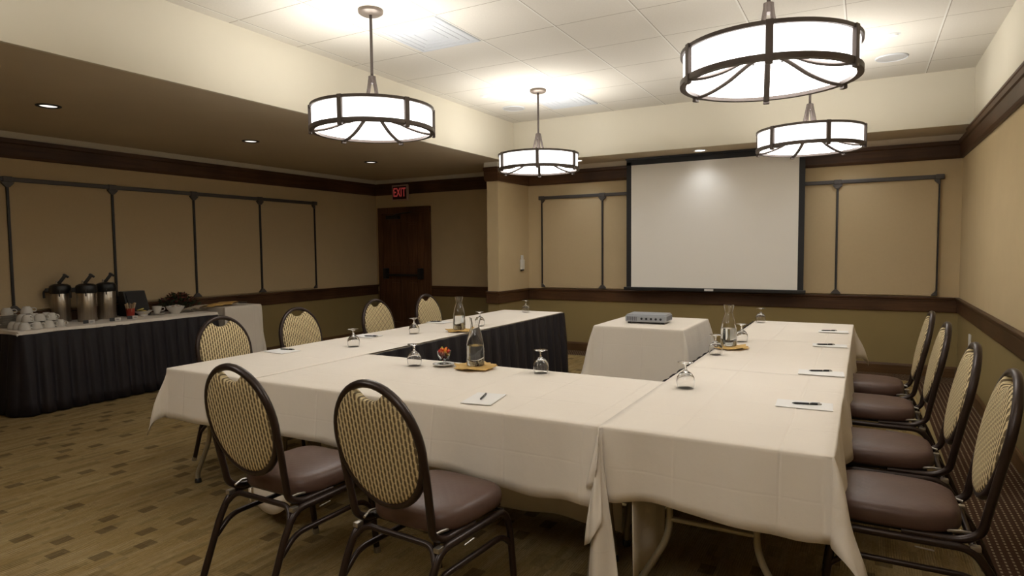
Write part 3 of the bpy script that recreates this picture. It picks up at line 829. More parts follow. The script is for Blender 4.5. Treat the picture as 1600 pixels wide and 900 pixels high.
skirt([(LX1 + .004, YM1 + .02), (LX1 + .004, YE)][::1], TZ - .004, 'black pleated skirt on the inner side of the left table row', SG)
skirt([(RX0 - .02, YM1 + .012), (LX1 + .04, YM1 + .012)][::-1][::-1], TZ - .006, 'black pleated skirt on the screen side of the front middle table', SG, flare=.02)
skirt([(RX0 - .012, YE), (RX0 - .012, YM1 + .03)], TZ - .004, 'black pleated skirt on the inner side of the right table row', SG, flare=.02)

# projector table and projector
t = thing('projector_table', 'small table under the ivory cloth carrying the projector', 'table', (-1.78, 6.0, 0))
b = nb(); box(b, -.40, .40, -.48, .48, .71, .735, .004); obj('tabletop', b, m_beige, t)
for sx in (-1, 1):
    for sy in (-1, 1):
        b = nb(); tube(b, [(sx * .34, sy * .42, .71), (sx * .36, sy * .44, .0)], .014, 8); obj('leg', b, m_steel_leg, t, True, ang=50)
cloth(-2.19, -1.365, 5.51, 6.49, TZ + .001, (.50, .50, .52, .50), 'ivory cloth with square fold creases on the projector table', 15, wav=.008, flare=.16, corner=(.20, .5), group='cloths on small side tables')
t = thing('projector', 'silver grey projector standing on the small clothed table', 'projector', (-1.80, 5.93, TZ + .004), math.radians(3))
b = nb(); box(b, -.195, .195, -.13, .15, .016, .078, .012)
box(b, -.185, .185, -.12, .14, .07, .088, .008); obj('body', b, m_silver, t, True, ang=35)
b = nb(); box(b, -.065, .175, -.1325, -.128, .028, .066, .002); obj('port_panel', b, m_silver, t)
for x in (-.035, .010, .055, .10, .145):
    b = nb(); lathe(b, [(0, 0), (.011, 0), (.011, .004), (0, .004)], 14); bb = nb(); merge(bb, b, Matrix.Translation((x, -.1335, .048)) @ Matrix.Rotation(PI / 2, 4, 'X')); obj('port', bb, m_port, t)
b = nb()
for k in range(6): box(b, -.175 + k * .017, -.168 + k * .017, -.1335, -.129, .028, .066)
obj('vent_grille', b, m_dgrey, t)
b = nb(); box(b, .1945, .1965, -.11, .13, .03, .07, .0008); obj('side_grille', b, m_dgrey, t)
for x, y in ((-.16, -.10), (.16, -.10), (0, .12)):
    b = nb(); lathe(b, [(0, 0), (.016, 0), (.016, .018), (0, .018)], 14, (x, y, 0)); obj('foot', b, m_black, t)
b = nb(); lathe(b, [(0, 0), (.03, 0), (.034, .012), (.028, .014), (.024, .006), (0, .004)], 20); bb = nb(); merge(bb, b, Matrix.Translation((-.1, .15, .05)) @ Matrix.Rotation(-PI / 2, 4, 'X')); obj('lens', bb, m_port, t, True, ang=40)

# ---------------------------------------------------------------- banquet chairs
def make_chair(label):
    t = thing('banquet_chair', label, 'chair', (0, 0, 0), 0, 'banquet chairs around the tables')
    # seat cushion
    b = nb(); nseg = 56
    def outline(k, s):
        a = 2 * PI * k / nseg; c, sn = math.cos(a), math.sin(a)
        e_ = .42
        x = abs(c) ** e_ * (1 if c > 0 else -1); y = abs(sn) ** e_ * (1 if sn > 0 else -1)
        wd = .215 if y > 0 else .215 - .035 * (-y) ** 2
        return x * wd * s, y * .215 * s + (.0)
    rings = []
    for s, z in ((.90, .412), (.965, .416), (.995, .428), (1.0, .447), (.985, .466), (.95, .480), (.88, .489), (.72, .496), (.45, .501), (.2, .503)):
        rings.append([b.verts.new((*outline(k, s), z)) for k in range(nseg)])
    for A, B in zip(rings, rings[1:]):
        for k in range(nseg): b.faces.new((A[k], A[(k + 1) % nseg], B[(k + 1) % nseg], B[k]))
    b.faces.new(rings[-1]); b.faces.new(rings[0][::-1])
    obj('seat', b, m_seat, t, True, ang=60)
    # back: oval frame leaning back
    def bp(x, z, off=0): return Vector((x, -.272 - (z - .51) * .204 + off, z))
    zc, ax, az = .755, .205, .232
    b = nb(); tube(b, [bp(ax * math.cos(2 * PI * k / 48), zc + az * math.sin(2 * PI * k / 48)) for k in range(48)], .0150, 10, closed=True, ref=(0, 1, 0.2), sx=1.15)
    for s in (-1, 1):
        pts = bend([bp(s * .198, .80), bp(s * .207, .70), bp(s * .196, .50, -.002), (s * .192, -.262, .438), (s * .192, -.20, .402), (s * .192, -.02, .402)], .05, 6)
        tube(b, pts, .0150, 10, ref=None)
    obj('back_frame', b, m_chair, t, True, ang=60)
    # oval pad with a hand slot at the top
    def pr(a):
        x = (ax - .006) * math.cos(a); z = (az - .006) * math.sin(a)
        if z > 0:
            g = max(0, 1 - (abs(x) / .075) ** 2.4)
            z -= .052 * g if abs(x) < .075 else 0
            z -= .004
        return x, z
    b = nb(); nseg = 96; rings = []
    for s, off in ((1.0, -.006), (.985, -.013), (.94, -.016), (.75, -.018), (.4, -.019)): rings.append((s, off))
    fr = [[b.verts.new(bp(pr(2 * PI * k / nseg)[0] * s, zc + pr(2 * PI * k / nseg)[1] * s, off)) for k in range(nseg)] for s, off in rings]
    bk = [[b.verts.new(bp(pr(2 * PI * k / nseg)[0] * s, zc + pr(2 * PI * k / nseg)[1] * s, off)) for k in range(nseg)] for s, off in ((1.0, .006), (.985, .016), (.94, .022), (.75, .026), (.4, .028))]
    for R_ in (fr, bk):
        for A, B in zip(R_, R_[1:]):
            for k in range(nseg): b.faces.new((A[k], A[(k + 1) % nseg], B[(k + 1) % nseg], B[k]))
        b.faces.new(R_[-1])
    for k in range(nseg): b.faces.new((fr[0][k], fr[0][(k + 1) % nseg], bk[0][(k + 1) % nseg], bk[0][k]))
    obj('back_pad', b, m_pad, t, True, ang=60)
    for s in (-1, 1):
        x = s * .208
        b = nb(); tube(b, bend([(x, -.01, .385), (x, -.235, .385), (x, -.29, .30), (x, -.40, .018)], .09, 8), .0150, 10)
        lg = obj('leg', b, m_chair, t, True, ang=60)
        c = nb(); tube(c, [(x, -.397, .03), (x, -.405, .0)], .016, 10); obj('foot_cap', c, m_chrome, lg, True, ang=50)
        b = nb(); tube(b, bend([(x, -.01, .385), (x, .17, .385), (x, .21, .30), (x, .245, .018)], .07, 8), .0150, 10)
        lg = obj('leg', b, m_chair, t, True, ang=60)
        c = nb(); tube(c, [(x, .244, .03), (x, .247, .0)], .016, 10); obj('foot_cap', c, m_chrome, lg, True, ang=50)
        b = nb(); tube(b, bend([(x, -.315, .215), (x, -.24, .285), (x, .15, .285), (x, .215, .23)], .06, 6), .0120, 8); obj('stretcher', b, m_chair, t, True, ang=60)
        b = nb(); box(b, s * .190 if s > 0 else -.216, .216 if s > 0 else -.190, -.258, -.225, .378, .398, .004)
        tube(b, [(s * .165, -.245, .425), (s * .18, -.20, .432), (s * .18, -.16, .426)], .0055, 6)
        obj('hinge_bracket', b, m_chrome, t, True, ang=40)
        b = nb(); tube(b, [(s * .224, -.12, .360), (s * .224, -.06, .364)], .0028, 6); obj('stacking_guard', b, m_chrome, t, True, ang=40)
    b = nb(); tube(b, bend([(-.208, -.27, .335), (-.17, -.235, .39), (.17, -.235, .39), (.208, -.27, .335)], .05), .0120, 8); obj('rear_rail', b, m_chair, t, True, ang=60)
    b = nb(); tube(b, [(-.208, .17, .382), (.208, .17, .382)], .0095, 8); obj('front_rail', b, m_chair, t, True, ang=60)
    b = nb(); box(b, -.185, .185, -.18, .18, .398, .414, .004); obj('seat_pan', b, m_black, t)
    return t
ch = make_chair('brown banquet chair with gold back, nearest the camera at the front table')
R = math.radians
spots = [(-1.49, 2.045, R(-4), None),
 (-2.245, 2.045, R(-1), 'brown banquet chair at the front table standing left of the nearest chair'),
 (.12, 2.886, R(90), 'nearest of the four brown chairs along the right wall side'),
 (.095, 3.615, R(90), 'second nearest of the four brown chairs on the right side'),
 (.072, 4.53, R(90), 'third brown chair on the right side, between the second and the farthest'),
 (.050, 5.25, R(90), 'farthest brown chair on the right side, by the hanging cloth corner'),
 (-3.67, 2.925, R(-92), 'chair on the left side nearest the buffet front, beside the near left corner'),
 (-3.71, 3.68, R(-90), 'chair on the left side second from the buffet, framed by olive wall'),
 (-3.70, 4.62, R(-90), 'chair on the left side standing in front of the door frame'),
 (-3.68, 5.39, R(-90), 'farthest chair on the left side, right of the door')]
for x, y, rz, lab in spots:
    q = ch if lab is None else dup(ch, label=lab)
    q.location = (x, y, 0); q.rotation_euler = (0, 0, rz)

# ---------------------------------------------------------------- things on the tables
TT = TZ + .0075
def goblet(label):
    t = thing('water_goblet', label, 'glass', (0, 0, 0), 0, 'upturned goblets')
    # upside down: rim on the cloth, foot in the air
    b = nb()
    lathe(b, [(0, .080), (.010, .079), (.028, .070), (.0405, .052), (.0435, .035), (.0415, .015), (.0385, .0), (.0400, .0), (.0432, .015), (.0453, .035), (.0425, .054), (.030, .073), (.013, .085), (.007, .091), (.0055, .101), (.0065, .1175), (0, .1175)], 40)
    obj('bowl_and_stem', b, m_glass, t, True, ang=50)
    b = nb(); lathe(b, [(0, .1178), (.009, .118), (.018, .124), (.040, .1278), (.0408, .1295), (.040, .1305), (0, .1315)], 40)
    obj('foot', b, m_glass, t, True, ang=50)
    return t
g0 = goblet('upturned goblet on the front table in front of the black skirt end')
for k, (x, y, lab) in enumerate([(-1.614, 3.235, None), (-2.42, 3.10, 'upturned goblet left of the candy dish on the front table'), (-3.36, 4.31, 'upturned goblet on the left row above the cloth seam, near the carafe tray'),
    (-3.311, 3.52, 'upturned goblet on the left row nearest the front corner'), (-3.37, 6.38, 'upturned goblet at the far end of the left table row'), (-3.14, 5.02, 'upturned goblet on the left row just behind the far carafe'),
    (-.779, 3.20, 'upturned goblet on the right row nearest the camera'), (-.853, 4.31, 'upturned goblet touching the left of the right carafe'), (-.80, 5.0, 'upturned goblet just behind the right carafe'),
    (-.85, 6.38, 'upturned goblet at the far end of the right table row')]):
    q = g0 if lab is None else dup(g0, label=lab)
    q.location = (x, y, TT)
def carafe(label):
    t = thing('water_carafe', label, 'carafe', (0, 0, 0), 0, 'glass water carafes')
    b = nb()
    out = [(0, 0), (.050, 0), (.054, .006), (.0545, .06), (.052, .12), (.046, .165), (.034, .205), (.027, .225), (.0265, .238), (.031, .262), (.036, .285)]
    inn = [(.034, .285), (.029, .262), (.0245, .238), (.025, .225), (.032, .203), (.044, .163), (.050, .12), (.0525, .06), (.051, .010), (0, .008)]
    lathe(b, out + inn, 36); obj('bottle', b, m_glass, t, True, ang=50)
    return t
def water(t, h):
    b = nb(); lathe(b, [(0, .0085), (.0505, .0105), (.0522, .06), (.0522, min(h, .09)), (.0495 if h > .11 else .0515, h), (0, h)], 32); obj('water', b, m_water, t, True, ang=50)
c0 = carafe('half full glass carafe on the gold napkin of the front table')
c1 = dup(c0, (-3.09, 4.60, TT + .018), 0, 'glass carafe on the gold napkin of the left table row')
c2 = dup(c0, (-.828, 4.63, TT + .018), 0, 'glass carafe on the gold napkin of the right table row')
c0.location = (-2.03, 3.19, TT + .018)
water(c0, .118); water(c1, .12); water(c2, .12)
def napkin_star(label, x, y, rz, r=.125):
    t = thing('folded_napkin', label, 'napkin', (x, y, TT), rz, 'gold napkins under the carafes')
    b = nb(); n_ = 16; rings = []
    for s, z in ((1, .002), (1.0, .006), (.7, .012), (0, .014)):
        ring = []
        for k in range(n_):
            a = 2 * PI * k / n_; rr = r * (1.0 if k % 2 == 0 else .80) * s
            lift = (.016 if (k % 4 == 0) else .004) * (s ** 3)
            ring.append(b.verts.new((rr * math.cos(a), rr * math.sin(a), z + lift)))
        rings.append(ring)
        if s == 0: break
    for A, B in zip(rings, rings[1:]):
        for k in range(n_): b.faces.new((A[k], A[(k + 1) % n_], B[(k + 1) % n_], B[k]))
    bmesh.ops.remove_doubles(b, verts=b.verts[:], dist=.0005)
    o = obj('cloth_star', b, m_gold, t)
    b = nb(); q = nb(); box(q, -r * .68, r * .68, -r * .68, r * .68, .0085, .0135, .002); merge(b, q, Matrix.Rotation(PI / 8, 4, 'Z')); obj('upper_fold', b, m_gold, t)
    b = nb(); lathe(b, [(0, 0), (.07, 0), (.075, .004), (0, .004)], 28); obj('liner_plate', b, m_china, t, True, ang=40)
    return t
napkin_star('gold napkin folded under the near carafe on the front table', -2.03, 3.19, .2, .14)
napkin_star('gold napkin folded under the carafe of the left table row', -3.09, 4.60, .5)
napkin_star('gold napkin folded under the carafe of the right table row', -.81, 4.62, .8)
# candy dish on a saucer
sa = thing('saucer', 'white saucer under the candy dish on the front table', 'saucer', (-2.245, 3.17, TT))
b = nb(); lathe(b, [(0, 0), (.035, 0), (.07, .010), (.072, .012), (.035, .005), (0, .004)], 36); obj('plate', b, m_china, sa, True, ang=50)
b = nb()
for k in range(24):
    a = 2 * PI * k / 24; lathe(b, [(0, .0085), (.010, .0085), (.010, .0105), (0, .0105)], 8, (.052 * math.cos(a), .052 * math.sin(a), .0015))
obj('paper_doily', b, m_paper, sa)
t = thing('candy_dish', 'small footed glass dish of red and orange candies on the front table', 'dish', (-2.245, 3.17, TT + .006))
b = nb(); lathe(b, [(0, 0), (.028, 0), (.028, .004), (.008, .008), (.007, .02), (.024, .03), (.038, .055), (.045, .085), (.043, .085), (.036, .057), (.022, .034), (0, .026)], 32); obj('glass_dish', b, m_glass, t, True, ang=50)
cc = [(.75, .03, .02), (.85, .16, .02), (.80, .10, .02), (.55, .55, .05), (.70, .02, .03), (.9, .35, .03)]
cms = [plain('candy_wrap_%s' % 'abcdef'[i], c, .3) for i, c in enumerate(cc)]
rnd = random.Random(4)
candy_pos = []
for lv, (z, rr, cnt) in enumerate(((.042, .012, 4), (.060, .022, 6), (.078, .028, 7), (.092, .014, 4))):
    for k in range(cnt):
        a = 2 * PI * k / cnt + lv; candy_pos.append((rr * math.cos(a), rr * math.sin(a), z))
for k, p in enumerate(candy_pos):
    b = nb(); bmesh.ops.create_icosphere(b, subdivisions=2, radius=.0105)
    for v in b.verts: v.co = Vector((v.co.x * 1.15, v.co.y, v.co.z * .8))
    tip = nb(); lathe(tip, [(.0, -.004), (.006, .004), (0, .002)], 6); merge(b, tip, Matrix.Translation((.012, 0, 0)) @ Matrix.Rotation(PI / 2, 4, 'Y'))
    tip = nb(); lathe(tip, [(.0, -.004), (.006, .004), (0, .002)], 6); merge(b, tip, Matrix.Translation((-.012, 0, 0)) @ Matrix.Rotation(-PI / 2, 4, 'Y'))
    ci = 3 if (k in (11, 17)) else [0, 1, 4, 2, 5][k % 5]
    o = obj('wrapped_candy', b, cms[ci], None, True)
    o.location = (-2.245 + p[0], 3.17 + p[1], TT + .006 + p[2]); o.rotation_euler = (rnd.uniform(0, 3), rnd.uniform(0, 3), rnd.uniform(0, 3))
    tag(o, '%s wrapped candy heaped in the footed glass dish' % {0: 'red', 1: 'orange', 2: 'bright orange', 3: 'green', 4: 'dark red', 5: 'yellow'}[ci], 'candy', 'candies in the glass dish')
# notepads and pens
def notepad(pts, label, g='white notepads at the seats'):
    b = nb(); cx = sum(p[0] for p in pts) / 4; cy = sum(p[1] for p in pts) / 4
    extrude_poly(b, [(p[0] - cx, p[1] - cy) for p in pts], 'z', 0, .0022); o = obj('notepad', b, m_paper); o.location = (cx, cy, TT); tag(o, label, 'notepad', g)
def pen_proto(label):
    t = thing('pen', label, 'pen', (0, 0, 0), 0, 'black pens on the notepads')
    b = nb(); tube(b, [(-.060, 0, .005), (-.048, 0, .005), (.045, 0, .005)], [.0015, .0048, .0048], 10); obj('barrel', b, m_pen, t, True, ang=50)
    b = nb(); tube(b, [(.010, 0, .005), (.014, 0, .005)], .0052, 10); tube(b, [(.045, 0, .005), (.062, 0, .005)], [.0035, .003], 8); obj('metal_trim', b, m_chrome, t, True, ang=50)
    b = nb(); box(b, .02, .055, -.0012, .0012, .0095, .011); obj('clip', b, m_pen, t)
    return t
def rectpts(x, y, w_, h_, a):
    c, s = math.cos(a), math.sin(a)
    return [(x + u * c - v * s, y + u * s + v * c) for u, v in ((-w_ / 2, -h_ / 2), (w_ / 2, -h_ / 2), (w_ / 2, h_ / 2), (-w_ / 2, h_ / 2))]
pads = [(-1.565, 2.53, .15, .22, .18, 'white notepad on the front table behind the nearest chair', (-1.578, 2.545, 1.88)),
 (-.222, 3.07, .23, .145, .04, 'white notepad in front of the nearest right side chair', (-.213, 3.075, .25)),
 (-.20, 3.90, .23, .145, .06, 'white notepad in front of the second right side chair', (-.205, 3.94, .35)),
 (-.205, 5.03, .22, .145, .05, 'white notepad in front of the third right side chair', (-.232, 5.035, .3)),
 (-.215, 5.88, .22, .145, .05, 'white notepad in front of the farthest right side chair', (-.247, 5.89, .3)),
 (-3.62, 3.12, .22, .16, -.1, 'white notepad at the near end of the left row, near the first chair', (-3.62, 3.17, .2)),
 (-3.62, 4.0, .22, .16, 0, 'white notepad on the left row beside the second chair', (-3.55, 3.98, .3)),
 (-3.66, 5.10, .22, .16, 0, 'white notepad on the left row beside the far chairs', (-3.70, 5.09, .3))]
plb = ['black pen lying slanted on the front table notepad', 'black pen on the notepad of the nearest right side chair', 'black pen on the notepad of the second right side chair', 'black pen on the notepad of the third right side chair',
       'black pen on the notepad of the farthest right side chair', 'black pen on the notepad at the near end of the left row', 'black pen on the left row notepad beside the near goblet', 'black pen on the left row notepad below the farthest chair']
pn = None
for (x, y, w_, h_, a, lab, pp), pl in zip(pads, plb):
    notepad(rectpts(x, y, w_, h_, a), lab)
    q = pen_proto(pl) if pn is None else dup(pn, label=pl)
    pn = pn or q
    q.location = (pp[0], pp[1], TT + .0023); q.rotation_euler = (0, 0, pp[2])

# ---------------------------------------------------------------- buffet along the left wall
BZ = .765; BX0, BX1, BY0, BY1 = XL + .06, -6.56, 2.76, 4.74
t = thing('buffet_table', 'long buffet table under the black skirt by the left wall', 'table', ((BX0 + BX1) / 2, (BY0 + BY1) / 2, 0))
b = nb(); box(b, -.33, .33, -.98, .98, BZ - .03, BZ - .004, .004); obj('tabletop', b, m_beige, t)
for sx in (-1, 1):
    for sy in (-1, 1):
        b = nb(); tube(b, [(sx * .28, sy * .85, BZ - .03), (sx * .28, sy * .85, 0)], .014, 8); obj('leg', b, m_steel_leg, t)
cloth(BX0, BX1, BY0, BY1, BZ, (0, .028, .028, .028), 'white cloth topping the black skirted buffet table', 21, wav=.004, flare=.02, mat=m_cloth, corner=(.1, .3), hemwave=.1, group='cloths on small side tables')
skirt([(BX0 + .01, BY0 - .002), (BX1 - .03, BY0 - .002), (BX1 + .002, BY0 + .03), (BX1 + .002, BY1), ], BZ - .027, 'black pleated skirt wrapped around the buffet table', 'black skirt of the buffet', flare=.07, pitch=.135, amp=.022)
BT = BZ + .004
# airpots
def airpot(label):
    t = thing('coffee_airpot', label, 'airpot', (0, 0, 0), 0, 'steel coffee airpots')
    b = nb(); lathe(b, [(0, 0), (.082, 0), (.085, .008), (.085, .285), (.082, .292), (0, .292)], 40); obj('steel_body', b, m_steel, t, True, ang=40)
    b = nb(); lathe(b, [(0, .288), (.090, .288), (.096, .30), (.096, .345), (.088, .367), (.062, .382), (0, .386)], 36)
    box(b, -.03, .03, .05, .125, .30, .345, .01); obj('lid', b, m_black, t, True, ang=40)
    b = nb(); tube(b, smoothpath([(0, .118, .325), (0, .135, .30), (0, .135, .245)], 4), .011, 8); obj('spout', b, m_black, t, True, ang=50)
    b = nb(); q = nb(); box(q, -.022, .022, -.016, .016, 0, .115, .006); merge(b, q, Matrix.Translation((0, .01, .385)) @ Matrix.Rotation(R(35), 4, 'X'))
    q = nb(); box(q, -.026, .026, -.035, .022, .09, .112, .006); merge(b, q, Matrix.Translation((0, .01, .385)) @ Matrix.Rotation(R(35), 4, 'X')); obj('pump_lever', b, m_black, t, True, ang=40)
    b = nb(); tube(b, [(0, .03, .375), (0, .022, .415)], .012, 10); obj('pump_stem', b, m_chrome, t, True, ang=50)
    b = nb(); tube(b, smoothpath([(-.088, 0, .33), (-.10, .0, .31), (-.098, 0, .26)], 4), .006, 6); tube(b, smoothpath([(.088, 0, .33), (.10, .0, .31), (.098, 0, .26)], 4), .006, 6); obj('carry_handle', b, m_black, t, True, ang=50)
    b = nb()
    for k in range(7): 
        a0 = (-.32 + k * .09) ; a1 = a0 + .06; r_ = .0856
        for zz in (.232, .238): pass
        box(b, r_ * math.sin(a0), r_ * math.sin(a1), -r_ * math.cos(a0) - .0008, -r_ * math.cos(a0) + .002, .236, .240)
    obj('printed_line', b, m_dgrey, t)
    return t
a0 = airpot('steel coffee airpot nearest the stacked cups')
rz_a = R(-115) + PI
for x, y, lab in ((-7.14, 3.39, None), (-6.93, 3.53, 'steel coffee airpot in the middle of the three'), (-7.03, 3.78, 'steel coffee airpot beside the black display stand')):
    q = a0 if lab is None else dup(a0, label=lab)
    q.location = (x, y, BT); q.rotation_euler = (0, 0, R(150))
# saucers and cups
def lathe_obj(name, prof, seg, mat): 
    b = nb(); lathe(b, prof, seg); return obj(name, b, mat, None, True, ang=50)
s0 = lathe_obj('saucer', [(0, 0), (.04, 0), (.078, .011), (.079, .0135), (.04, .005), (0, .004)], 32, m_china)
for k in range(12):
    q = s0 if k == 0 else s0.copy()
    if k: COL.objects.link(q)
    q.location = (-7.06, 2.89, BT + .0095 * k); tag(q, 'white saucer in the tall stack, ' + (['lowest', 'second', 'third', 'fourth', 'fifth', 'sixth', 'seventh', 'eighth', 'ninth', 'tenth', 'eleventh'][k] + ' from the bottom' if k < 11 else 'topmost under the cup'), 'saucer', 'stacked saucers on the buffet')
def cup(label):
    t = thing('coffee_cup', label, 'cup', (0, 0, 0), 0, 'upturned white cups on the buffet')
    b = nb(); lathe(b, [(.046, 0), (.0465, .004), (.043, .03), (.034, .052), (.026, .058), (.026, .062), (.022, .062), (.022, .058), (0, .058)], 28)
    lathe(b, [(.043, 0), (.040, .03), (.032, .049), (0, .052)], 28); lathe(b, [(.043, 0), (.046, 0)], 28); obj('bowl', b, m_china, t, True, ang=60)
    b = nb(); tube(b, smoothpath([(.041, 0, .018), (.062, 0, .016), (.070, 0, .032), (.058, 0, .046), (.037, 0, .046)], 4), .0045, 8); obj('handle', b, m_china, t, True, ang=60)
    return t
k0 = cup('white cup upside down on top of the saucer stack')
cps = [(-7.06, 2.89, BT + .118, None)]
rowsn = ['wall row', 'middle row', 'front row']; ordn = ['leftmost', 'second', 'third', 'rightmost']
for i in range(3):
    for j in range(4): cps.append((-6.87 + .098 * i, 2.86 + .098 * j, BT, 'upturned white cup, bottom layer of the cup pyramid, %s, %s' % (rowsn[i], ordn[j])))
for i in range(2):
    for j in range(3): cps.append((-6.82 + .098 * i, 2.91 + .098 * j, BT + .0662, 'upturned white cup, middle layer of the cup pyramid, %s, %s' % (['wall row', 'front row'][i], ['leftmost', 'centre', 'rightmost'][j])))
cps.append((-6.87, 2.97, BT + .1324, 'white cup upside down, topmost of the cup pyramid'))
for x, y, z, lab in cps:
    q = k0 if lab is None else dup(k0, label=lab)
    q.location = (x + rnd.uniform(-.002, .002), y, z); q.rotation_euler = (0, 0, R(35) + rnd.uniform(-.5, .7)); q.scale = (1.06, 1.06, 1.06)
# label cards
def card(x, y, lab, first=[]):
    if first:
        q = dup(first[0], label=lab)
    else:
        q = thing('name_card', lab, 'card', (0, 0, 0), 0, 'little label cards before the airpots')
        b = nb(); extrude_poly(b, [(-.012, 0), (.012, 0), (.002, .032), (-.002, .032)], 'x', -.045, .0); obj('black_side', b, m_black, q)
        b = nb(); extrude_poly(b, [(-.012, 0), (.012, 0), (.002, .032), (-.002, .032)], 'x', .002, .052); obj('white_side', b, m_china, q)
        b = nb(); box(b, .012, .040, -.0125, -.009, .010, .014); box(b, .012, .034, -.0115, -.008, .018, .021); obj('printed_words', b, m_dgrey, q)
        first.append(q)
    q.location = (x, y, BT); q.rotation_euler = (0, 0, R(66))
card(-6.70, 3.42, 'small label card in front of the first airpot'); card(-6.68, 3.66, 'small label card in front of the middle airpot'); card(-6.72, 3.86, 'small label card in front of the third airpot')
# black stand
t = thing('display_stand', 'black slanted box standing between airpots and foliage', 'stand', (-7.05, 4.14, BT))
b = nb(); extrude_poly(b, [(-.12, 0), (.10, 0), (.08, .03), (-.02, .27), (-.10, .27)], 'y', -.17, .07); obj('box_body', b, m_black, t)
b = nb(); extrude_poly(b, [(.085, .035), (-.012, .255), (-.006, .258), (.091, .038)], 'y', -.15, .05); obj('front_panel', b, m_screenframe, t)
# red cup of sugar packets and stirrers
t = thing('sugar_cup', 'red cup filled with sugar packets and stirrers', 'cup', (-6.87, 3.93, BT))
b = nb(); lathe(b, [(0, 0), (.036, 0), (.042, .10), (.040, .10), (.034, .004), (0, .004)], 24); obj('red_cup', b, m_red, t, True, ang=40)
for k in range(14):
    a = k * 2.4; rr = .03 * math.sqrt((k + .5) / 14)
    b = nb(); q = nb(); box(q, -.010, .010, -.0015, .0015, 0, .085, .001); merge(b, q, Matrix.Translation((rr * math.cos(a), rr * math.sin(a), .055 + .01 * (k % 3))) @ Matrix.Rotation(a, 4, 'Z') @ Matrix.Rotation(R(14), 4, 'Y'))
    obj('sugar_packet', b, m_stick if k % 3 else m_china, t)
# lemons on a plate, white jug, creamer bowl
t = thing('serving_plate', 'small white plate holding lemon slices on the buffet', 'plate', (-6.93, 4.10, BT))
b = nb(); lathe(b, [(0, 0), (.05, 0), (.05, .02), (.095, .055), (.096, .058), (.05, .026), (0, .024)], 32); obj('plate', b, m_china, t, True, ang=50)
for k in range(7):
    a = k * .9; o = lathe_obj('lemon_slice', [(0, 0), (.024, 0), (.026, .004), (.024, .008), (0, .008)], 18, m_lemon)
    o.location = (-6.93 + .035 * math.cos(a), 4.10 + .035 * math.sin(a), BT + .030 + .007 * k); o.rotation_euler = (.3, .2, a); tag(o, 'yellow lemon slice on the small white plate', 'lemon slice', 'lemon slices on the plate')
t = thing('coffee_cup', 'white cup standing upright on a saucer between lemons and creamer bowl', 'cup', (-6.90, 4.24, BT))
b = nb(); lathe(b, [(0, 0), (.024, 0), (.030, .012), (.045, .045), (.050, .082), (.047, .082), (.042, .045), (.026, .014), (0, .01)], 28); obj('bowl', b, m_china, t, True, ang=50)
b = nb(); tube(b, smoothpath([(.046, 0, .068), (.075, 0, .066), (.078, 0, .04), (.044, 0, .028)], 4), .0055, 8); obj('handle', b, m_china, t, True, ang=50)
b = nb(); lathe(b, [(0, .070), (.045, .070), (.03, .080), (0, .084)], 24); obj('foam_top', b, m_paper, t, True, ang=50)
t.rotation_euler = (0, 0, R(40)); t.location.z += .013
o = s0.copy(); COL.objects.link(o); o.location = (-6.90, 4.24, BT); tag(o, 'white saucer under the single upright cup on the buffet', 'saucer', 'loose saucers on the buffet')
t = thing('creamer_bowl', 'white bowl heaped with creamer cups on the buffet', 'bowl', (-6.86, 4.43, BT))
b = nb(); lathe(b, [(0, 0), (.045, 0), (.05, .01), (.085, .05), (.098, .082), (.094, .082), (.08, .052), (.045, .016), (0, .012)], 32); obj('bowl', b, m_china, t, True, ang=50)
cr = None
for k in range(12):
    a = k * 2.4; rr = .062 * math.sqrt((k + .5) / 12)
    o = lathe_obj('creamer_cup', [(0, 0), (.013, 0), (.017, .02), (.019, .021), (.019, .023), (0, .023)], 14, m_paper if k % 2 else m_beige) if k < 2 else (crs[k % 2].copy())
    if k == 0: crs = [o]
    elif k == 1: crs.append(o)
    else: COL.objects.link(o)
    o.location = (-6.86 + rr * math.cos(a), 4.43 + rr * math.sin(a), BT + .058 + .018 * (1 - rr / .062)); o.rotation_euler = (.5 * math.sin(a), .5 * math.cos(a), 0)
    tag(o, ('white' if k % 2 == 0 else 'beige') + ' tiny creamer cup heaped in the white buffet bowl', 'creamer', 'creamers in the bowl')
t = thing('foliage_arrangement', 'low arrangement of dark red blooms and dull leaves on the buffet', 'flowers', (-7.08, 4.62, BT))
b = nb(); lathe(b, [(0, 0), (.05, 0), (.075, .05), (.06, .075), (0, .07)], 20); obj('pot', b, m_black, t, True, ang=40)
bl = nb(); bf = nb()
for k in range(520):
    a = rnd.uniform(0, 2 * PI); el = rnd.uniform(.05, 1.45); ln = rnd.uniform(.07, .19); 
    c = Vector((math.cos(a) * math.cos(el) * ln * 1.0, math.sin(a) * math.cos(el) * ln * 1.15, .05 + math.sin(el) * ln * .85))
    q = nb(); s = rnd.uniform(.03, .055)
    vs = [q.verts.new(p) for p in ((0, 0, 0), (s * .4, s * .35, .004), (s, 0, 0), (s * .4, -s * .35, .004))]; q.faces.new(vs)
    merge(bf if (k % 2 and el > .5) else bl, q, Matrix.Translation(c) @ Matrix.Rotation(a, 4, 'Z') @ Matrix.Rotation(rnd.uniform(-1.2, .6), 4, 'Y') @ Matrix.Rotation(rnd.uniform(-1, 1), 4, 'X'))
for k in range(14):
    a = rnd.uniform(0, 2 * PI); el = rnd.uniform(.4, 1.4); ln = rnd.uniform(.12, .19)
    q = nb(); bmesh.ops.create_icosphere(q, subdivisions=2, radius=.017); merge(bf, q, Matrix.Translation((math.cos(a) * math.cos(el) * ln, math.sin(a) * math.cos(el) * ln, .05 + math.sin(el) * ln * .85)))
obj('leaves', bl, m_leaf, t); obj('blooms', bf, m_flower, t)
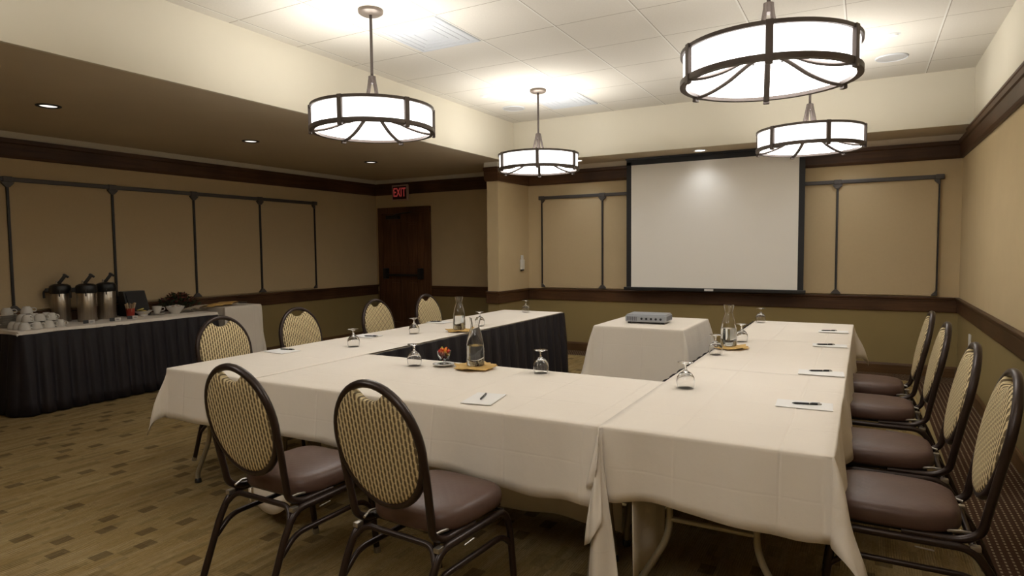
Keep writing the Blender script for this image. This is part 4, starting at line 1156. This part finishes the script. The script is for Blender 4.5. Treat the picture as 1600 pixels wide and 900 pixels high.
# napkins fanned on the buffet's far end
def fan(name, label, x, y, z, rz, mat, n_, lx, ly, group, dz=.006, crown=.018):
    for k in range(n_):
        b = nb(); nn = 8; rows = []
        for i in range(nn + 1):
            u = i / nn - .5; zz = crown * (1 - (2 * u) ** 2)
            rows.append((b.verts.new((u * lx, -ly / 2, zz)), b.verts.new((u * lx, ly / 2, zz * .7)), b.verts.new((u * lx * .96, -ly / 2 + .01, zz + .006)), b.verts.new((u * lx * .96, ly / 2 - .01, zz * .7 + .006))))
        for A, B in zip(rows, rows[1:]):
            b.faces.new((A[0], B[0], B[1], A[1])); b.faces.new((A[2], A[3], B[3], B[2])); b.faces.new((A[0], A[2], B[2], B[0])); b.faces.new((A[1], B[1], B[3], A[3]))
        b.faces.new((rows[0][0], rows[0][1], rows[0][3], rows[0][2])); b.faces.new((rows[-1][0], rows[-1][2], rows[-1][3], rows[-1][1]))
        o = obj(name, b, mat, None, True, ang=40); o.location = (x + .02 * k, y + .055 * k, z + dz * k); o.rotation_euler = (0, 0, rz + .25 * k)
        tag(o, label % (['lowest', 'second', 'third', 'topmost'][k] if k < n_ - 1 else 'topmost'), 'napkin', group)
fan('folded_napkin', 'beige folded napkin at the far end of the buffet, %s of its fan', -6.90, 4.56, BT + .004, R(60), m_beige, 4, .20, .13, 'beige napkins on the buffet', .012, .03)
# small clothed stand beyond the buffet
t = thing('side_table', 'small side table under an ivory cloth beyond the buffet', 'table', (-6.87, 5.11, 0))
b = nb(); box(b, -.29, .29, -.245, .245, .785, .806, .004); obj('tabletop', b, m_beige, t)
for sx in (-1, 1):
    for sy in (-1, 1):
        b = nb(); tube(b, [(sx * .25, sy * .2, .785), (sx * .25, sy * .2, 0)], .014, 8); obj('leg', b, m_steel_leg, t)
cloth(-7.17, -6.575, 4.86, 5.36, .81, (.5, .74, .74, .5), 'ivory cloth on the small side table beyond the buffet', 31, wav=.004, flare=.04, corner=(.06, .4), group='cloths on small side tables')
fan('folded_napkin', 'gold folded napkin on the small side table, %s of its fan', -6.80, 4.92, .818, R(95), m_gold, 3, .30, .20, 'gold napkins on the side table', .010, .02)
o = lathe_obj('coaster', [(0, 0), (.05, 0), (.05, .012), (0, .012)], 24, m_black); o.location = (-6.62, 5.14, .842); o.rotation_euler = (0, .05, 0)
tag(o, 'black round coaster on the gold napkins of the side table', 'coaster')
